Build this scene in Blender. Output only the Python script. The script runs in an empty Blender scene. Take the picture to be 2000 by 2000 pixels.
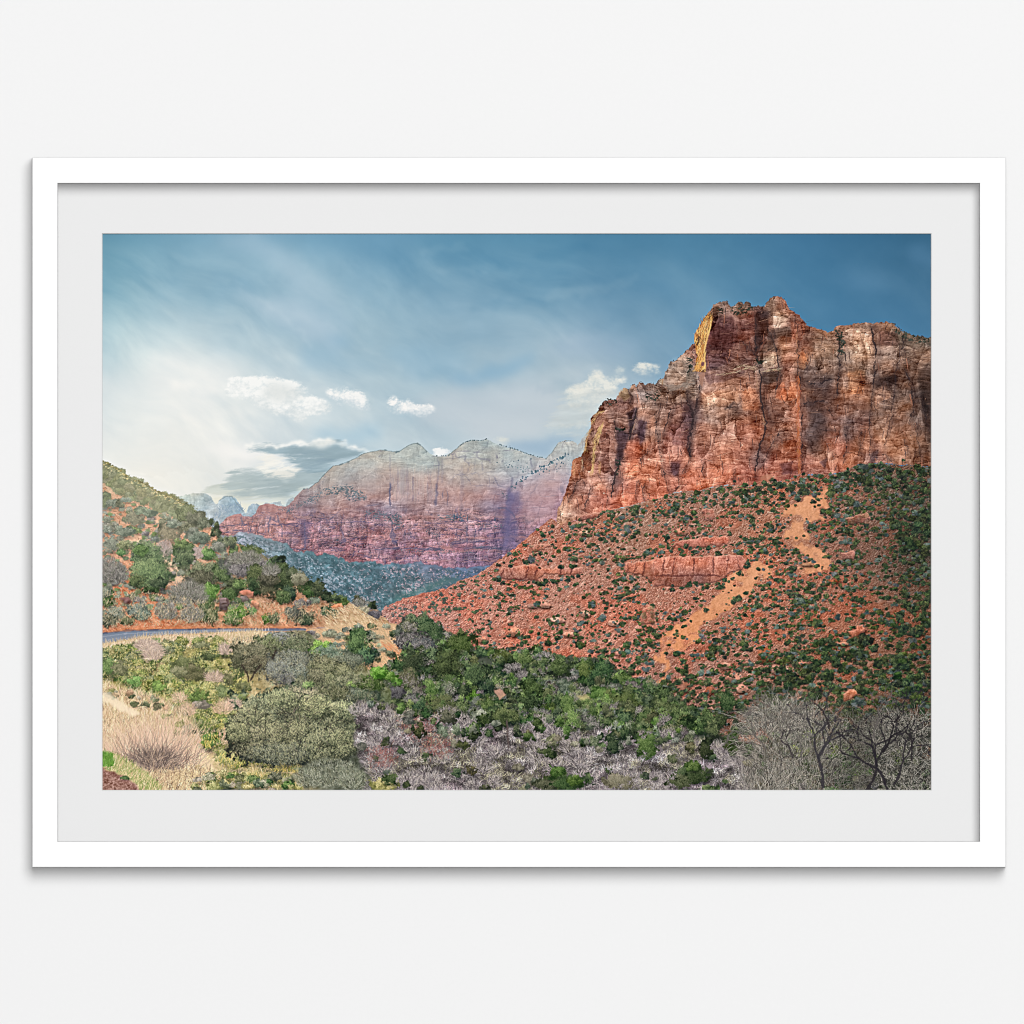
import bpy, bmesh, math
import numpy as np

# ---------------------------------------------------------------- camera, light, exposure
S = 0.0005                       # metres to a pixel of the 2000-pixel photograph: the view is one metre wide
HANG = 1.5                       # height of the picture's middle above the (unseen) floor
CAM_D = 20.0
scene = bpy.context.scene
cam = bpy.data.objects.new('camera', bpy.data.cameras.new('camera'))
scene.collection.objects.link(cam)
cam.location = (0, -CAM_D, HANG)
cam.rotation_euler = (math.radians(90), 0, 0)
cam.data.sensor_width = 36.0
cam.data.lens = 36.0 * CAM_D / 1.0
cam.data.clip_start = 0.1
cam.data.clip_end = 100.0
scene.camera = cam

world = bpy.data.worlds.new('World')
scene.world = world
world.use_nodes = True
WN = world.node_tree.nodes
WN['Background'].inputs[0].default_value = (1.0, 1.0, 1.0, 1)
WN['Background'].inputs[1].default_value = 0.015



def softbox(name, tx, tz, hw, hh, dist, power):
    """large oval softbox parallel to the wall; tx, tz, hw, hh are tangents seen from the picture"""
    lamp = bpy.data.lights.new(name, 'AREA')
    lamp.shape = 'ELLIPSE'
    lamp.size = 2 * hw * dist
    lamp.size_y = 2 * hh * dist
    lamp.energy = power
    lamp.color = (1.0, 1.0, 1.0)
    o = bpy.data.objects.new(name, lamp)
    scene.collection.objects.link(o)
    o.location = (dist * tx, -dist, HANG + dist * tz)
    o.rotation_euler = (math.radians(90), 0, 0)


softbox('key_softbox', 0.21, 0.44, 0.33, 0.42, 30.0, 9700.0)      # high, a little to the right
softbox('fill_softbox', 0.0, 0.0, 0.06, 0.06, 30.0, 3400.0)      # from behind the camera

scene.view_settings.view_transform = 'Standard'
scene.view_settings.look = 'None'
scene.view_settings.exposure = 0.0
scene.view_settings.gamma = 1.0
scene.view_settings.use_curve_mapping = False
scene.render.engine = 'CYCLES'
scene.cycles.filter_width = 1.0
scene.cycles.max_bounces = 4
scene.cycles.diffuse_bounces = 0


# ---------------------------------------------------------------- helpers
def at(px, py, depth=0.0):
    """point seen at pixel (px, py) of the photograph, `depth` metres in front of the wall"""
    k = (CAM_D - depth) / CAM_D
    return ((px - 1000) * S * k, -depth, HANG + (1000 - py) * S * k)


def material(name, color, rough=0.6, spec=0.2, grain=0.0, scale=900.0, bump=0.0):
    m = bpy.data.materials.new(name)
    m.use_nodes = True
    nt = m.node_tree
    bs = nt.nodes['Principled BSDF']
    bs.inputs['Roughness'].default_value = rough
    bs.inputs['Specular IOR Level'].default_value = spec
    bs.inputs['Base Color'].default_value = (*color, 1)
    if grain or bump:
        tc = nt.nodes.new('ShaderNodeTexCoord')
        nz = nt.nodes.new('ShaderNodeTexNoise')
        nz.inputs['Scale'].default_value = scale
        nz.inputs['Detail'].default_value = 4
        nt.links.new(tc.outputs['Object'], nz.inputs['Vector'])
        if grain:
            rp = nt.nodes.new('ShaderNodeValToRGB')
            rp.color_ramp.elements[0].position = 0.3
            rp.color_ramp.elements[1].position = 0.7
            rp.color_ramp.elements[0].color = (*[c * (1 - grain) for c in color], 1)
            rp.color_ramp.elements[1].color = (*[min(1, c * (1 + grain)) for c in color], 1)
            nt.links.new(nz.outputs['Fac'], rp.inputs['Fac'])
            nt.links.new(rp.outputs['Color'], bs.inputs['Base Color'])
        if bump:
            bp = nt.nodes.new('ShaderNodeBump')
            bp.inputs['Strength'].default_value = bump
            bp.inputs['Distance'].default_value = 0.0002
            nt.links.new(nz.outputs['Fac'], bp.inputs['Height'])
            nt.links.new(bp.outputs['Normal'], bs.inputs['Normal'])
    return m


def mesh_object(name, verts, faces, mat, parent=None, smooth=False):
    me = bpy.data.meshes.new(name)
    me.from_pydata(verts, [], faces)
    me.update()
    me.materials.append(mat)
    o = bpy.data.objects.new(name, me)
    scene.collection.objects.link(o)
    if parent is not None:
        o.parent = parent
        o.matrix_parent_inverse = parent.matrix_world.inverted()
    return o


def ring_profile(name, stations, mat, parent):
    """a four-sided moulding: each station is (left, top, right, bottom in pixels, depth in metres)"""
    verts, faces = [], []
    for l, t, r, b, d in stations:
        verts += [at(l, t, d), at(r, t, d), at(r, b, d), at(l, b, d)]
    n = len(stations)
    for k in range(n):
        k2 = (k + 1) % n
        for c in range(4):
            c2 = (c + 1) % 4
            faces.append((k * 4 + c, k * 4 + c2, k2 * 4 + c2, k2 * 4 + c))
    o = mesh_object(name, verts, faces, mat, parent)
    bm = bmesh.new(); bm.from_mesh(o.data)
    bmesh.ops.recalc_face_normals(bm, faces=bm.faces)
    bm.to_mesh(o.data); bm.free()
    return o


# ---------------------------------------------------------------- the wall
wall_mat = material('white_wall_paint', (0.84, 0.84, 0.84), 0.9, 0.0, grain=0.004, scale=260, bump=0.05)
W2 = 3.0
wall = mesh_object('wall', [(-W2, 0, HANG - 2.5), (W2, 0, HANG - 2.5), (W2, 0, HANG + 2.5), (-W2, 0, HANG + 2.5), (-W2, .1, HANG - 2.5), (W2, .1, HANG - 2.5), (W2, .1, HANG + 2.5), (-W2, .1, HANG + 2.5)],
                   [(0, 1, 2, 3), (5, 4, 7, 6), (4, 0, 3, 7), (1, 5, 6, 2), (3, 2, 6, 7), (4, 5, 1, 0)], wall_mat)
wall['label'] = 'plain smooth off-white wall behind the framed landscape print'
wall['category'] = 'wall'
wall['kind'] = 'structure'

# ---------------------------------------------------------------- the framed picture
pic = bpy.data.objects.new('framed_picture', None)
scene.collection.objects.link(pic)
pic.location = at(1013.5, 1693.8, 0.0)
pic['label'] = 'wide white wooden frame with pale mat around a red canyon landscape print'
pic['category'] = 'picture'
bpy.context.view_layer.update()

FD, MD = 0.025, 0.0075           # frame front and mat surface, metres in front of the wall
frame_mat = material('white_lacquer', (0.955, 0.955, 0.955), 0.35, 0.0, grain=0.003, scale=120)
e = 1.2                            # softened arris, pixels
L0, T0, R0, B0 = 63.0, 308.2, 1964.2, 1693.8
L1, T1, R1, B1 = 112.5, 357.8, 1913.5, 1643.7
ring_profile('frame', [(L0, T0, R0, B0, 0.001), (L0, T0, R0, B0, FD - e * S), (L0 + e * .35, T0 + e * .35, R0 - e * .35, B0 - e * .35, FD - e * S * .35), (L0 + e, T0 + e, R0 - e, B0 - e, FD),
                       (L1 - e, T1 - e, R1 + e, B1 + e, FD), (L1 - e * .35, T1 - e * .35, R1 + e * .35, B1 + e * .35, FD - e * S * .35), (L1, T1, R1, B1, FD - e * S), (L1, T1, R1, B1, 0.001)], frame_mat, pic)

mat_mat = material('pale_mat_board', (0.778, 0.778, 0.778), 0.95, 0.0, grain=0.006, scale=1400, bump=0.06)
core_mat = material('white_mat_core', (0.93, 0.93, 0.92), 0.9, 0.0)
PL, PT, PR, PB = 200.2, 457.0, 1818.0, 1542.8
bv = 1.3
MT = 0.0016
mo = ring_profile('mat_board', [(L1 + .2, T1 + .2, R1 - .2, B1 - .2, MD - MT), (L1 + .2, T1 + .2, R1 - .2, B1 - .2, MD), (PL - bv, PT - bv, PR + bv, PB + bv, MD), (PL - bv, PT - bv, PR + bv, PB + bv, MD - MT)], mat_mat, pic)
ring_profile('bevel', [(PL - bv + .05, PT - bv + .05, PR + bv - .05, PB + bv - .05, MD - .00005), (PL, PT, PR, PB, MD - MT * .7), (PL, PT, PR, PB, MD - MT), (PL - bv + .05, PT - bv + .05, PR + bv - .05, PB + bv - .05, MD - MT)], core_mat, mo)
back_mat = material('grey_backing_card', (0.32, 0.31, 0.29), 0.9, 0.1, grain=0.05, scale=200)
a0 = at(L1 + .3, T1 + .3, 0.003); a1 = at(R1 - .3, B1 - .3, 0.003)
bd = MD - MT - 0.002
mesh_object('backing_board', [(a0[0], -0.003, a1[2]), (a1[0], -0.003, a1[2]), (a1[0], -0.003, a0[2]), (a0[0], -0.003, a0[2]), (a0[0], -bd, a1[2]), (a1[0], -bd, a1[2]), (a1[0], -bd, a0[2]), (a0[0], -bd, a0[2])],
            [(0, 1, 2, 3), (7, 6, 5, 4), (4, 5, 1, 0), (5, 6, 2, 1), (6, 7, 3, 2), (7, 4, 0, 3)], back_mat, pic)

# ---------------------------------------------------------------- the printed photograph
# The print is one flat sheet.  Its picture is worked out here as an array of pigment
# values (one per mesh vertex): soft noise fields, outlines, rock relief, leaf clumps and
# twig strokes.  Outlines are given in pixels of the reference (2000 wide).
W, H, OX, OY = 1618, 1086, 200, 457
R = np.random.default_rng(7)
YY, XX = np.mgrid[0:H, 0:W].astype(np.float32)
XX = XX + OX; YY = YY + OY
IMG = np.zeros((H, W, 3), np.float32)
LAT = R.random((512, 512)).astype(np.float32)

ZOOM = dict(A=(190, 446, 550), B=(730, 446, 550), C=(1280, 446, 550), D=(190, 996, 550), E=(730, 996, 550),
            F=(1280, 996, 550), G=(1080, 700, 300), H=(1340, 570, 260), I=(420, 840, 360), J=(760, 840, 360),
            K=(200, 890, 300), T=(0, 0, 2000), V=(0, 0, 1932 * 2000 / 1932))


def P(z, *flat):
    x0, y0, s = ZOOM[z]
    k = 1.0 if z == 'T' else s / 1932.0
    a = np.array(flat, float).reshape(-1, 2)
    return np.stack([x0 + a[:, 0] * k, y0 + a[:, 1] * k], 1)


def vn(x, y, seed=0):
    x = x + seed * 37.31; y = y + seed * 91.7
    xi = np.floor(x).astype(np.int32); yi = np.floor(y).astype(np.int32)
    fx = x - xi; fy = y - yi
    fx = fx * fx * (3 - 2 * fx); fy = fy * fy * (3 - 2 * fy)
    x0 = xi & 511; x1 = (xi + 1) & 511; y0 = yi & 511; y1 = (yi + 1) & 511
    a = LAT[y0, x0]; b = LAT[y0, x1]; c = LAT[y1, x0]; d = LAT[y1, x1]
    t = a + (b - a) * fx; u = c + (d - c) * fx
    return (t + (u - t) * fy) * 2 - 1


def fbm(x, y, o=4, seed=0, g=0.5):
    s = 0; a = 1; n = 0
    for k in range(o):
        s = s + a * vn(x * 2 ** k, y * 2 ** k, seed + k * 5 + 1); n += a; a *= g
    return s / n * 1.6


def ridge(x, y, o=3, seed=0):
    s = 0; a = 1; n = 0
    for k in range(o):
        s = s + a * (1 - 2 * np.abs(vn(x * 2 ** k, y * 2 ** k, seed + k * 7 + 3))); n += a; a *= .55
    return s / n


def sm(a, b, x):
    t = np.clip((x - a) / (b - a), 0, 1)
    return t * t * (3 - 2 * t)


def blur(a, s):
    if s <= 0: return a
    r = max(1, int(3 * s)); k = np.exp(-0.5 * (np.arange(-r, r + 1) / s) ** 2); k /= k.sum()
    for ax in (0, 1):
        p = [(0, 0)] * a.ndim; p[ax] = (r, r)
        b = np.pad(a, p, mode='edge'); o = np.zeros_like(a)
        n = a.shape[ax]
        for i, w in enumerate(k):
            sl = [slice(None)] * a.ndim; sl[ax] = slice(i, i + n)
            o += w * b[tuple(sl)]
        a = o
    return a


def box(x0, y0, x1, y1):
    xa = int(max(0, math.floor(x0 - OX))); xb = int(min(W, math.ceil(x1 - OX)))
    ya = int(max(0, math.floor(y0 - OY))); yb = int(min(H, math.ceil(y1 - OY)))
    return (slice(ya, max(ya, yb)), slice(xa, max(xa, xb)))


def inpoly(pts, x, y):
    ins = np.zeros(x.shape, bool)
    n = len(pts)
    for i in range(n):
        ax, ay = pts[i]; bx, by = pts[(i + 1) % n]
        if ay == by: continue
        c = (ay > y) != (by > y)
        ins ^= c & (x < (bx - ax) * (y - ay) / (by - ay) + ax)
    return ins


def pmask(pts, jit=0, js=8, soft=0.6, seed=0):
    pts = np.asarray(pts)
    m = jit * 2 + soft * 3 + 2
    b = box(pts[:, 0].min() - m, pts[:, 1].min() - m, pts[:, 0].max() + m, pts[:, 1].max() + m)
    x = XX[b]; y = YY[b]
    if x.size == 0: return b, np.zeros(x.shape, np.float32)
    if jit:
        x, y = x + jit * fbm(x / js, y / js, 3, seed), y + jit * fbm(x / js, y / js, 3, seed + 50)
    return b, blur(inpoly(pts, x, y).astype(np.float32), soft)


def over(b, m, col):
    IMG[b] += (np.asarray(col, np.float32) - IMG[b]) * m[..., None]


def mul(b, m, f):
    IMG[b] *= 1 + (np.asarray(f, np.float32) - 1) * m[..., None]


def fill(pts, col, a=1, **k):
    b, m = pmask(pts, **k)
    over(b, m * a, col)


def shade(pts, f, a=1, **k):
    b, m = pmask(pts, **k)
    mul(b, m * a, f)


def guide(pts, sig, b=None):
    """smooth colour field through scattered samples"""
    st = 8
    gx = np.arange(0, W + st, st) + OX; gy = np.arange(0, H + st, st) + OY
    GX, GY = np.meshgrid(gx, gy)
    acc = np.zeros(GX.shape + (3,)); ws = np.zeros(GX.shape) + 1e-12
    for x, y, c in pts:
        d2 = (GX - x) ** 2 + (GY - y) ** 2
        w = np.exp(-d2 / (2 * sig * sig)) + 1e-5 / (1 + d2 / 1e4)
        acc += w[..., None] * np.array(c, float); ws += w
    g = acc / ws[..., None]
    ix = np.minimum((np.arange(W) / st).astype(int), len(gx) - 2); fx = (np.arange(W) / st - ix)[None, :, None]
    iy = np.minimum((np.arange(H) / st).astype(int), len(gy) - 2); fy = (np.arange(H) / st - iy)[:, None, None]
    t = g[iy][:, ix] * (1 - fx) + g[iy][:, ix + 1] * fx
    u = g[iy + 1][:, ix] * (1 - fx) + g[iy + 1][:, ix + 1] * fx
    return (t * (1 - fy) + u * fy).astype(np.float32)


def hl(pts, jit=0, js=6, seed=0):
    """height of an outline given left to right, for every column"""
    pts = np.asarray(pts); o = np.argsort(pts[:, 0], kind='stable')
    xs = np.arange(W) + OX
    y = np.interp(xs, pts[o, 0], pts[o, 1])
    if jit: y = y + jit * fbm(xs / js, xs * 0 + seed * 3.3, 3, seed)
    return y.astype(np.float32)


def tex(scale, seed):
    n = 1024
    r = np.random.default_rng(seed).standard_normal((n, n)).astype(np.float32)
    f = np.fft.fftfreq(n); k = np.exp(-2 * (np.pi * scale) ** 2 * (f[:, None] ** 2 + f[None] ** 2))
    t = np.fft.ifft2(np.fft.fft2(r) * k).real
    return ((t - t.mean()) / t.std()).astype(np.float32)


TF = tex(0.9, 1); TM = tex(2.2, 2); TC = tex(6, 3); TL = tex(14, 4)


def lit_tex(t, d, e):
    """the same lumps seen with light from the upper left"""
    r = np.roll(t, (-d, -e), (0, 1)) - np.roll(t, (d, e), (0, 1))
    return (r / r.std()).astype(np.float32)


LF = lit_tex(TF, 1, 1); LM = lit_tex(TM, 2, 1); LC = lit_tex(TC, 4, 3); LL = lit_tex(TL, 9, 6)


def tsl(t, h, w, at=None):
    if h >= 1024 or w >= 1024:
        return np.tile(t, (2, 2))[:h, :w]
    a, c = at if at is not None else (R.integers(0, 1024 - h), R.integers(0, 1024 - w))
    return t[a:a + h, c:c + w]


def worley(x, y, seed=0, jit=.95):
    """cell pattern: distance to the nearest seed, gap to the second, a number per cell, offset from the seed"""
    xi = np.floor(x).astype(np.int32); yi = np.floor(y).astype(np.int32)
    d1 = np.full(x.shape, 9., np.float32); d2 = d1.copy(); idn = np.zeros(x.shape, np.float32)
    ox = np.zeros(x.shape, np.float32); oy = ox.copy()
    for i in (-1, 0, 1):
        for j in (-1, 0, 1):
            cx = xi + i; cy = yi + j
            a = LAT[(cy + seed * 13) & 511, (cx + seed * 29) & 511]; b = LAT[(cy + 201 + seed * 7) & 511, (cx + 77 + seed * 3) & 511]
            dx = cx + .5 + (a - .5) * jit - x; dy = cy + .5 + (b - .5) * jit - y
            d = np.sqrt(dx * dx + dy * dy).astype(np.float32)
            n = d < d1
            d2 = np.where(n, d1, np.minimum(d2, d)); d1 = np.where(n, d, d1)
            c = LAT[(cy + 333 + seed) & 511, (cx + 111 + seed * 5) & 511]
            idn = np.where(n, c, idn); ox = np.where(n, dx, ox); oy = np.where(n, dy, oy)
    return d1, d2 - d1, idn, ox, oy


def bush(cx, cy, rx, ry, pal, kind='round', contrast=1.0, edge=.30, leaf=1.0, lift=0.0, alpha=1.0, lit=(-.35, -.75), sh=.45):
    """one shrub or tree: a broken dark body, then sprays of small leaf strokes, lit from the upper left"""
    e = 1.4
    b = box(cx - rx * e, cy - ry * e, cx + rx * e + 1, cy + ry * e + 1)
    x = XX[b]; y = YY[b]
    if x.size == 0: return
    h, w = x.shape
    at = (R.integers(0, 1024 - h), R.integers(0, 1024 - w))
    u = (x - cx) / rx; v = (y - cy) / ry
    f, m, c, l = (tsl(t, h, w, at) for t in (TF, TM, TC, TL))
    r = min(rx, ry)
    small = r < 4.2
    lump = .8 * m if r < 5 else .6 * c + .5 * m if r < 12 else .7 * c + .5 * m if r < 28 else .55 * c + .65 * l + .35 * m
    if kind == 'cone':
        t = np.clip((v + 1) / 2, 0, 1)
        rad = np.where((v > -1.05) & (v < 1.0), np.abs(u) / (0.10 + .9 * t ** .8), 3) + np.clip(v - .8, 0, 1) * 3
    else:
        vv = np.where(v > 0, v * (1.12 if kind == 'round' else 1.6), v)
        rad = (np.abs(u) ** 2.2 + np.abs(vv) ** 2.2) ** (1 / 2.2)
    k = min(1.0, r / 9)
    rr = rad + edge * (.62 * lump + .30 * k * f + .25 * k * m)
    a = sm(1.14, .66 if small else .70, rr) * alpha
    d, md, lt = [np.array(q, np.float32) for q in pal]
    shift = R.normal(0, 3.0, 3) + R.normal(0, 4)
    d, md, lt = d + shift * .6, md + shift, lt + shift
    big = (.26 * tsl(LC, h, w, at) + .16 * tsl(LL, h, w, at)) if r > 20 else 0
    s = (lit[1] * v * .42 + lit[0] * u * .25 + .22 * tsl(LM, h, w, at) + .16 * f + .12 * lump + big) * contrast + lift - (.05 if small else .48)
    s = s[..., None]
    col = np.where(s < 0, md + (d - md) * np.clip(-s * 1.3, 0, 1.1), md + (lt - md) * np.clip(s * 1.1, 0, 1.1))
    if sh:                                            # ground shade beside it
        g = np.exp(-(((u - .25) / 1.0) ** 2 + ((v - .95) / .35) ** 2) * 1.6) * sh * alpha
        IMG[b] *= 1 - g[..., None] * np.array([.72, .70, .64], np.float32)
    IMG[b] += (col - IMG[b]) * a[..., None]
    if small: return
    # leaf sprays
    q = int(np.clip(rx * ry / 16, 4, 90))
    th = R.uniform(0, 2 * np.pi, q); rd = np.sqrt(R.random(q)) * .88
    if kind == 'cone':
        cv = R.uniform(-.95, .85, q); cu = R.uniform(-1, 1, q) * (0.06 + .8 * (np.clip((cv + 1) / 2, 0, 1)) ** .8)
    else:
        cu = rd * np.cos(th); cv = rd * np.sin(th)
        if kind == 'dome': cv = np.where(cv > 0, cv * .6, cv)
    o = np.argsort(-cv * 0 + R.random(q) * .6 + cv)
    cu, cv = cu[o], cv[o]
    sg = np.clip(r * .20, 1.6, 5.5)
    per = int(np.clip(math.pi * rx * ry * .34 * leaf / q, 5, 60))
    du = R.normal(0, 1, (q, per)); dv = R.normal(0, .8, (q, per))
    px = cx + cu[:, None] * rx + du * sg; py = cy + cv[:, None] * ry + dv * sg
    cl = R.normal(0, .16 + (.10 if r > 20 else 0), (q, 1))
    sv = lit[1] * cv[:, None] * .42 + lit[0] * cu[:, None] * .22 - .30 * dv - .13 * du + cl + R.normal(0, .26, (q, per)) + .10
    sv = (sv * contrast + lift)[..., None]
    cc = np.where(sv < 0, md + (d - md) * np.clip(-sv * 1.25, 0, 1.1), md + (lt - md) * np.clip(sv * 1.1, 0, 1.2))
    n = q * per
    strokes(px.ravel(), py.ravel(), R.uniform(1, 2.6 + min(2.0, r * .05), n), R.uniform(.2, 2.9, n), np.clip(cc.reshape(n, 3), 8, 248), alpha=.72 * alpha, wid=1.25, taper=False)


def strokes(x, y, L, ang, col, curve=0.0, wid=1, alpha=.8, taper=True):
    """many thin curved lines at once (x, y = foot, ang = heading in radians, 0 = right, pi/2 = up)"""
    x = np.asarray(x, float).copy(); y = np.asarray(y, float).copy()
    n = len(x)
    L = np.broadcast_to(np.asarray(L, float), (n,)); ang = np.broadcast_to(np.asarray(ang, float), (n,)).copy()
    curve = np.broadcast_to(np.asarray(curve, float), (n,)); alpha = np.broadcast_to(np.asarray(alpha, float), (n,))
    col = np.broadcast_to(np.asarray(col, np.float32), (n, 3)); wid = np.broadcast_to(np.asarray(wid, float), (n,))
    steps = int(L.max()) + 1
    for k in range(steps):
        t = k / np.maximum(L, 1)
        live = t <= 1
        if not live.any(): break
        px = x - OX; py = y - OY
        aa = alpha * (np.where(t > .6, 1 - (t - .6) * 1.6, 1) if taper else 1)
        ww = wid * (1 - .5 * t)
        for j in range(int(math.ceil(wid.max()))):
            lv = live & (j < np.maximum(ww, .99 if j == 0 else 0))
            ix = np.round(px + j * np.abs(np.sin(ang))).astype(int); iy = np.round(py + j * np.abs(np.cos(ang))).astype(int)
            ok = lv & (ix >= 0) & (ix < W) & (iy >= 0) & (iy < H)
            i, q = iy[ok], ix[ok]
            IMG[i, q] += (col[ok] - IMG[i, q]) * aa[ok][:, None]
        x += np.cos(ang); y -= np.sin(ang)
        ang += curve / np.maximum(L, 1)


def pline(pts, col, wid=2.0, a=.9, jit=2.0, js=9, seed=0, soft=.6, taper=True):
    """a crack or seam along a polyline, its width varying"""
    pts = np.asarray(pts, float)
    seg = np.hypot(*np.diff(pts, axis=0).T); d = np.concatenate([[0], np.cumsum(seg)])
    n = int(d[-1] / .6) + 2; t = np.linspace(0, d[-1], n)
    x = np.interp(t, d, pts[:, 0]); y = np.interp(t, d, pts[:, 1])
    x = x + jit * fbm(t / js, t * 0 + seed, 3, seed); y = y + jit * fbm(t / js, t * 0 + seed + 9, 3, seed + 3)
    w = wid * (.65 + .7 * np.abs(fbm(t / 14, t * 0 + 5.5, 2, seed + 8)))
    if taper: w = w * np.minimum(1, 8 * np.minimum(t, d[-1] - t) / d[-1] + .25)
    b = box(x.min() - wid - 3, y.min() - wid - 3, x.max() + wid + 3, y.max() + wid + 3)
    m = np.zeros(XX[b].shape, np.float32)
    if m.size == 0: return
    x0 = b[1].start + OX; y0 = b[0].start + OY
    r = int(math.ceil(wid))
    for dx in range(-r, r + 1):
        for dy in range(-r, r + 1):
            dd = math.hypot(dx, dy)
            ok = w / 2 + .3 >= dd
            ix = np.round(x[ok] + dx - x0).astype(int); iy = np.round(y[ok] + dy - y0).astype(int)
            k = (ix >= 0) & (iy >= 0) & (ix < m.shape[1]) & (iy < m.shape[0])
            m[iy[k], ix[k]] = 1
    over(b, blur(m, soft) * a, col)


def jitcol(c, n, s=14):
    c = np.asarray(c, np.float32)
    return np.clip(c + R.normal(0, s, (n, 1)) + R.normal(0, s * .35, (n, 3)), 0, 255).astype(np.float32)


def pick(cols, n, s=12):
    c = np.asarray(cols, np.float32)[R.integers(0, len(cols), n)]
    return np.clip(c + R.normal(0, s, (n, 1)), 0, 255).astype(np.float32)


def scatter(pts, n):
    """n random points inside a polygon"""
    pts = np.asarray(pts); out = []
    while sum(map(len, out)) < n:
        q = R.random((n * 3, 2)) * (pts.max(0) - pts.min(0)) + pts.min(0)
        out.append(q[inpoly(pts, q[:, 0], q[:, 1])])
    return np.concatenate(out)[:n]


FULL = (slice(0, H), slice(0, W))


# ---- sky
def sky():
    S = []
    def row(y, *v):
        for i in range(0, len(v), 2): S.append((v[i], y, (v[i + 1][0], v[i + 1][1], v[i + 1][2] - 2)))
    row(450, 200, (84, 136, 163), 350, (106, 156, 184), 480, (128, 168, 194), 540, (112, 160, 188), 640, (98, 150, 182), 730, (96, 146, 180), 900, (80, 136, 168), 1000, (74, 129, 163), 1250, (68, 122, 157), 1400, (64, 118, 153), 1550, (56, 108, 147), 1700, (50, 100, 137), 1818, (46, 92, 124))
    row(560, 200, (118, 167, 189), 350, (140, 177, 197), 500, (155, 187, 205), 600, (138, 174, 197), 730, (124, 165, 190), 900, (116, 158, 187), 1000, (102, 150, 180), 1250, (86, 136, 169), 1400, (88, 136, 169), 1550, (76, 127, 163), 1700, (66, 115, 150), 1818, (62, 106, 139))
    row(640, 200, (152, 190, 204), 350, (170, 198, 211), 500, (168, 195, 210), 600, (170, 195, 210), 730, (148, 181, 200), 900, (140, 174, 196), 1000, (134, 169, 192), 1250, (118, 156, 184), 1420, (94, 143, 178), 1700, (80, 130, 168), 1800, (72, 122, 160))
    row(700, 200, (176, 205, 216), 330, (194, 213, 222), 450, (186, 208, 220), 600, (172, 196, 210), 730, (164, 191, 206), 900, (158, 186, 203), 1000, (154, 181, 200), 1200, (148, 176, 197), 1300, (136, 168, 192))
    row(760, 200, (208, 222, 228), 330, (220, 227, 230), 450, (216, 225, 229), 600, (196, 212, 221), 730, (180, 200, 212), 860, (168, 193, 207), 1000, (170, 191, 205), 1200, (178, 193, 204))
    row(820, 200, (222, 229, 233), 330, (229, 232, 233), 450, (226, 230, 232), 600, (212, 222, 228), 730, (192, 208, 217), 850, (188, 203, 214), 1000, (190, 204, 213), 1150, (198, 209, 213))
    row(880, 200, (222, 229, 233), 400, (224, 229, 231), 600, (196, 211, 219), 730, (174, 199, 213), 850, (192, 206, 214), 1000, (190, 204, 213), 1130, (178, 199, 212))
    row(960, 200, (226, 231, 236), 400, (226, 232, 237), 560, (215, 226, 232), 700, (190, 205, 212))
    g = guide(S, 74)
    u = (XX * .86 + YY * .5); v = (-XX * .5 + YY * .86)      # cirrus runs down to the right
    wx = 60 * fbm(XX / 260, YY / 260, 3, 11)
    ci = fbm((u + wx) / 330, (v + wx * .6) / 95, 5, 21)
    am = sm(1600, 400, XX) * 12 + 5
    amp = am * sm(457, 520, YY)
    g += (ci * amp)[..., None] * np.array([1.15, .8, .55], np.float32)
    ci2 = fbm((u - wx) / 120, (v + wx) / 46, 5, 33, .58)
    g += (ci2 * amp * .55)[..., None] * np.array([1.1, .85, .6], np.float32)
    g += (2.2 * fbm(XX / 45, YY / 40, 3, 39))[..., None]
    IMG[:] = g

    gl = np.exp(-(((XX - 290) / 200) ** 2 + ((YY - 900) / 85) ** 2)) + .7 * np.exp(-(((XX - 330) / 260) ** 2 + ((YY - 760) / 60) ** 2))
    IMG[:] += (np.array([250, 248, 240], np.float32) - IMG) * np.clip(gl * .42, 0, .8)[..., None]
    IMG[:] = IMG * .965 + np.array([205, 212, 214], np.float32) * .035

    def wisp(pts, col, a, soft, jit=14, js=50, seed=1): fill(pts, col, a, soft=soft, jit=jit, js=js, seed=seed)
    # broad veils
    wisp(P('A', 820, 60, 1080, 60, 1330, 200, 1560, 400, 1700, 560, 1790, 760, 1640, 800, 1500, 640, 1200, 330), (176, 200, 216), .42, 12, seed=2)
    wisp(P('A', 950, 480, 1300, 520, 1600, 640, 1660, 800, 1450, 780, 1150, 640), (184, 204, 218), .55, 9, seed=3)
    wisp(P('A', 300, 950, 520, 850, 780, 900, 980, 980, 900, 1150, 620, 1180, 380, 1130), (240, 240, 238), .45, 14, seed=4)
    wisp(P('A', 40, 1020, 260, 1060, 620, 1190, 900, 1240, 860, 1300, 420, 1290, 40, 1180), (226, 231, 232), .4, 14, seed=5)
    wisp(P('A', 1420, 800, 1640, 800, 1860, 920, 1932, 950, 1700, 960, 1400, 950), (150, 185, 206), .55, 12, seed=6)
    wisp(P('A', 1570, 690, 1700, 720, 1760, 780, 1620, 790), (142, 180, 205), .55, 9, seed=7)
    wisp(P('B', 480, 1080, 760, 960, 1060, 880, 1100, 900, 900, 1040, 620, 1110), (128, 172, 201), .55, 9, seed=8)
    wisp(P('B', 0, 860, 260, 800, 500, 820, 700, 940, 500, 1030, 200, 1000), (140, 180, 205), .35, 12, seed=9)
    wisp(P('B', 300, 1180, 700, 1090, 1250, 1080, 1300, 1250, 1100, 1420, 700, 1440, 300, 1330), (204, 210, 216), .55, 14, seed=10)
    wisp(P('B', 1250, 780, 1560, 740, 1900, 820, 1700, 900, 1300, 880), (158, 182, 203), .45, 12, seed=11)
    wisp(P('A', 1500, 1380, 1932, 1340, 1932, 1480, 1860, 1500, 1740, 1470, 1500, 1440), (168, 199, 216), .65, 10, seed=12)
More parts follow.
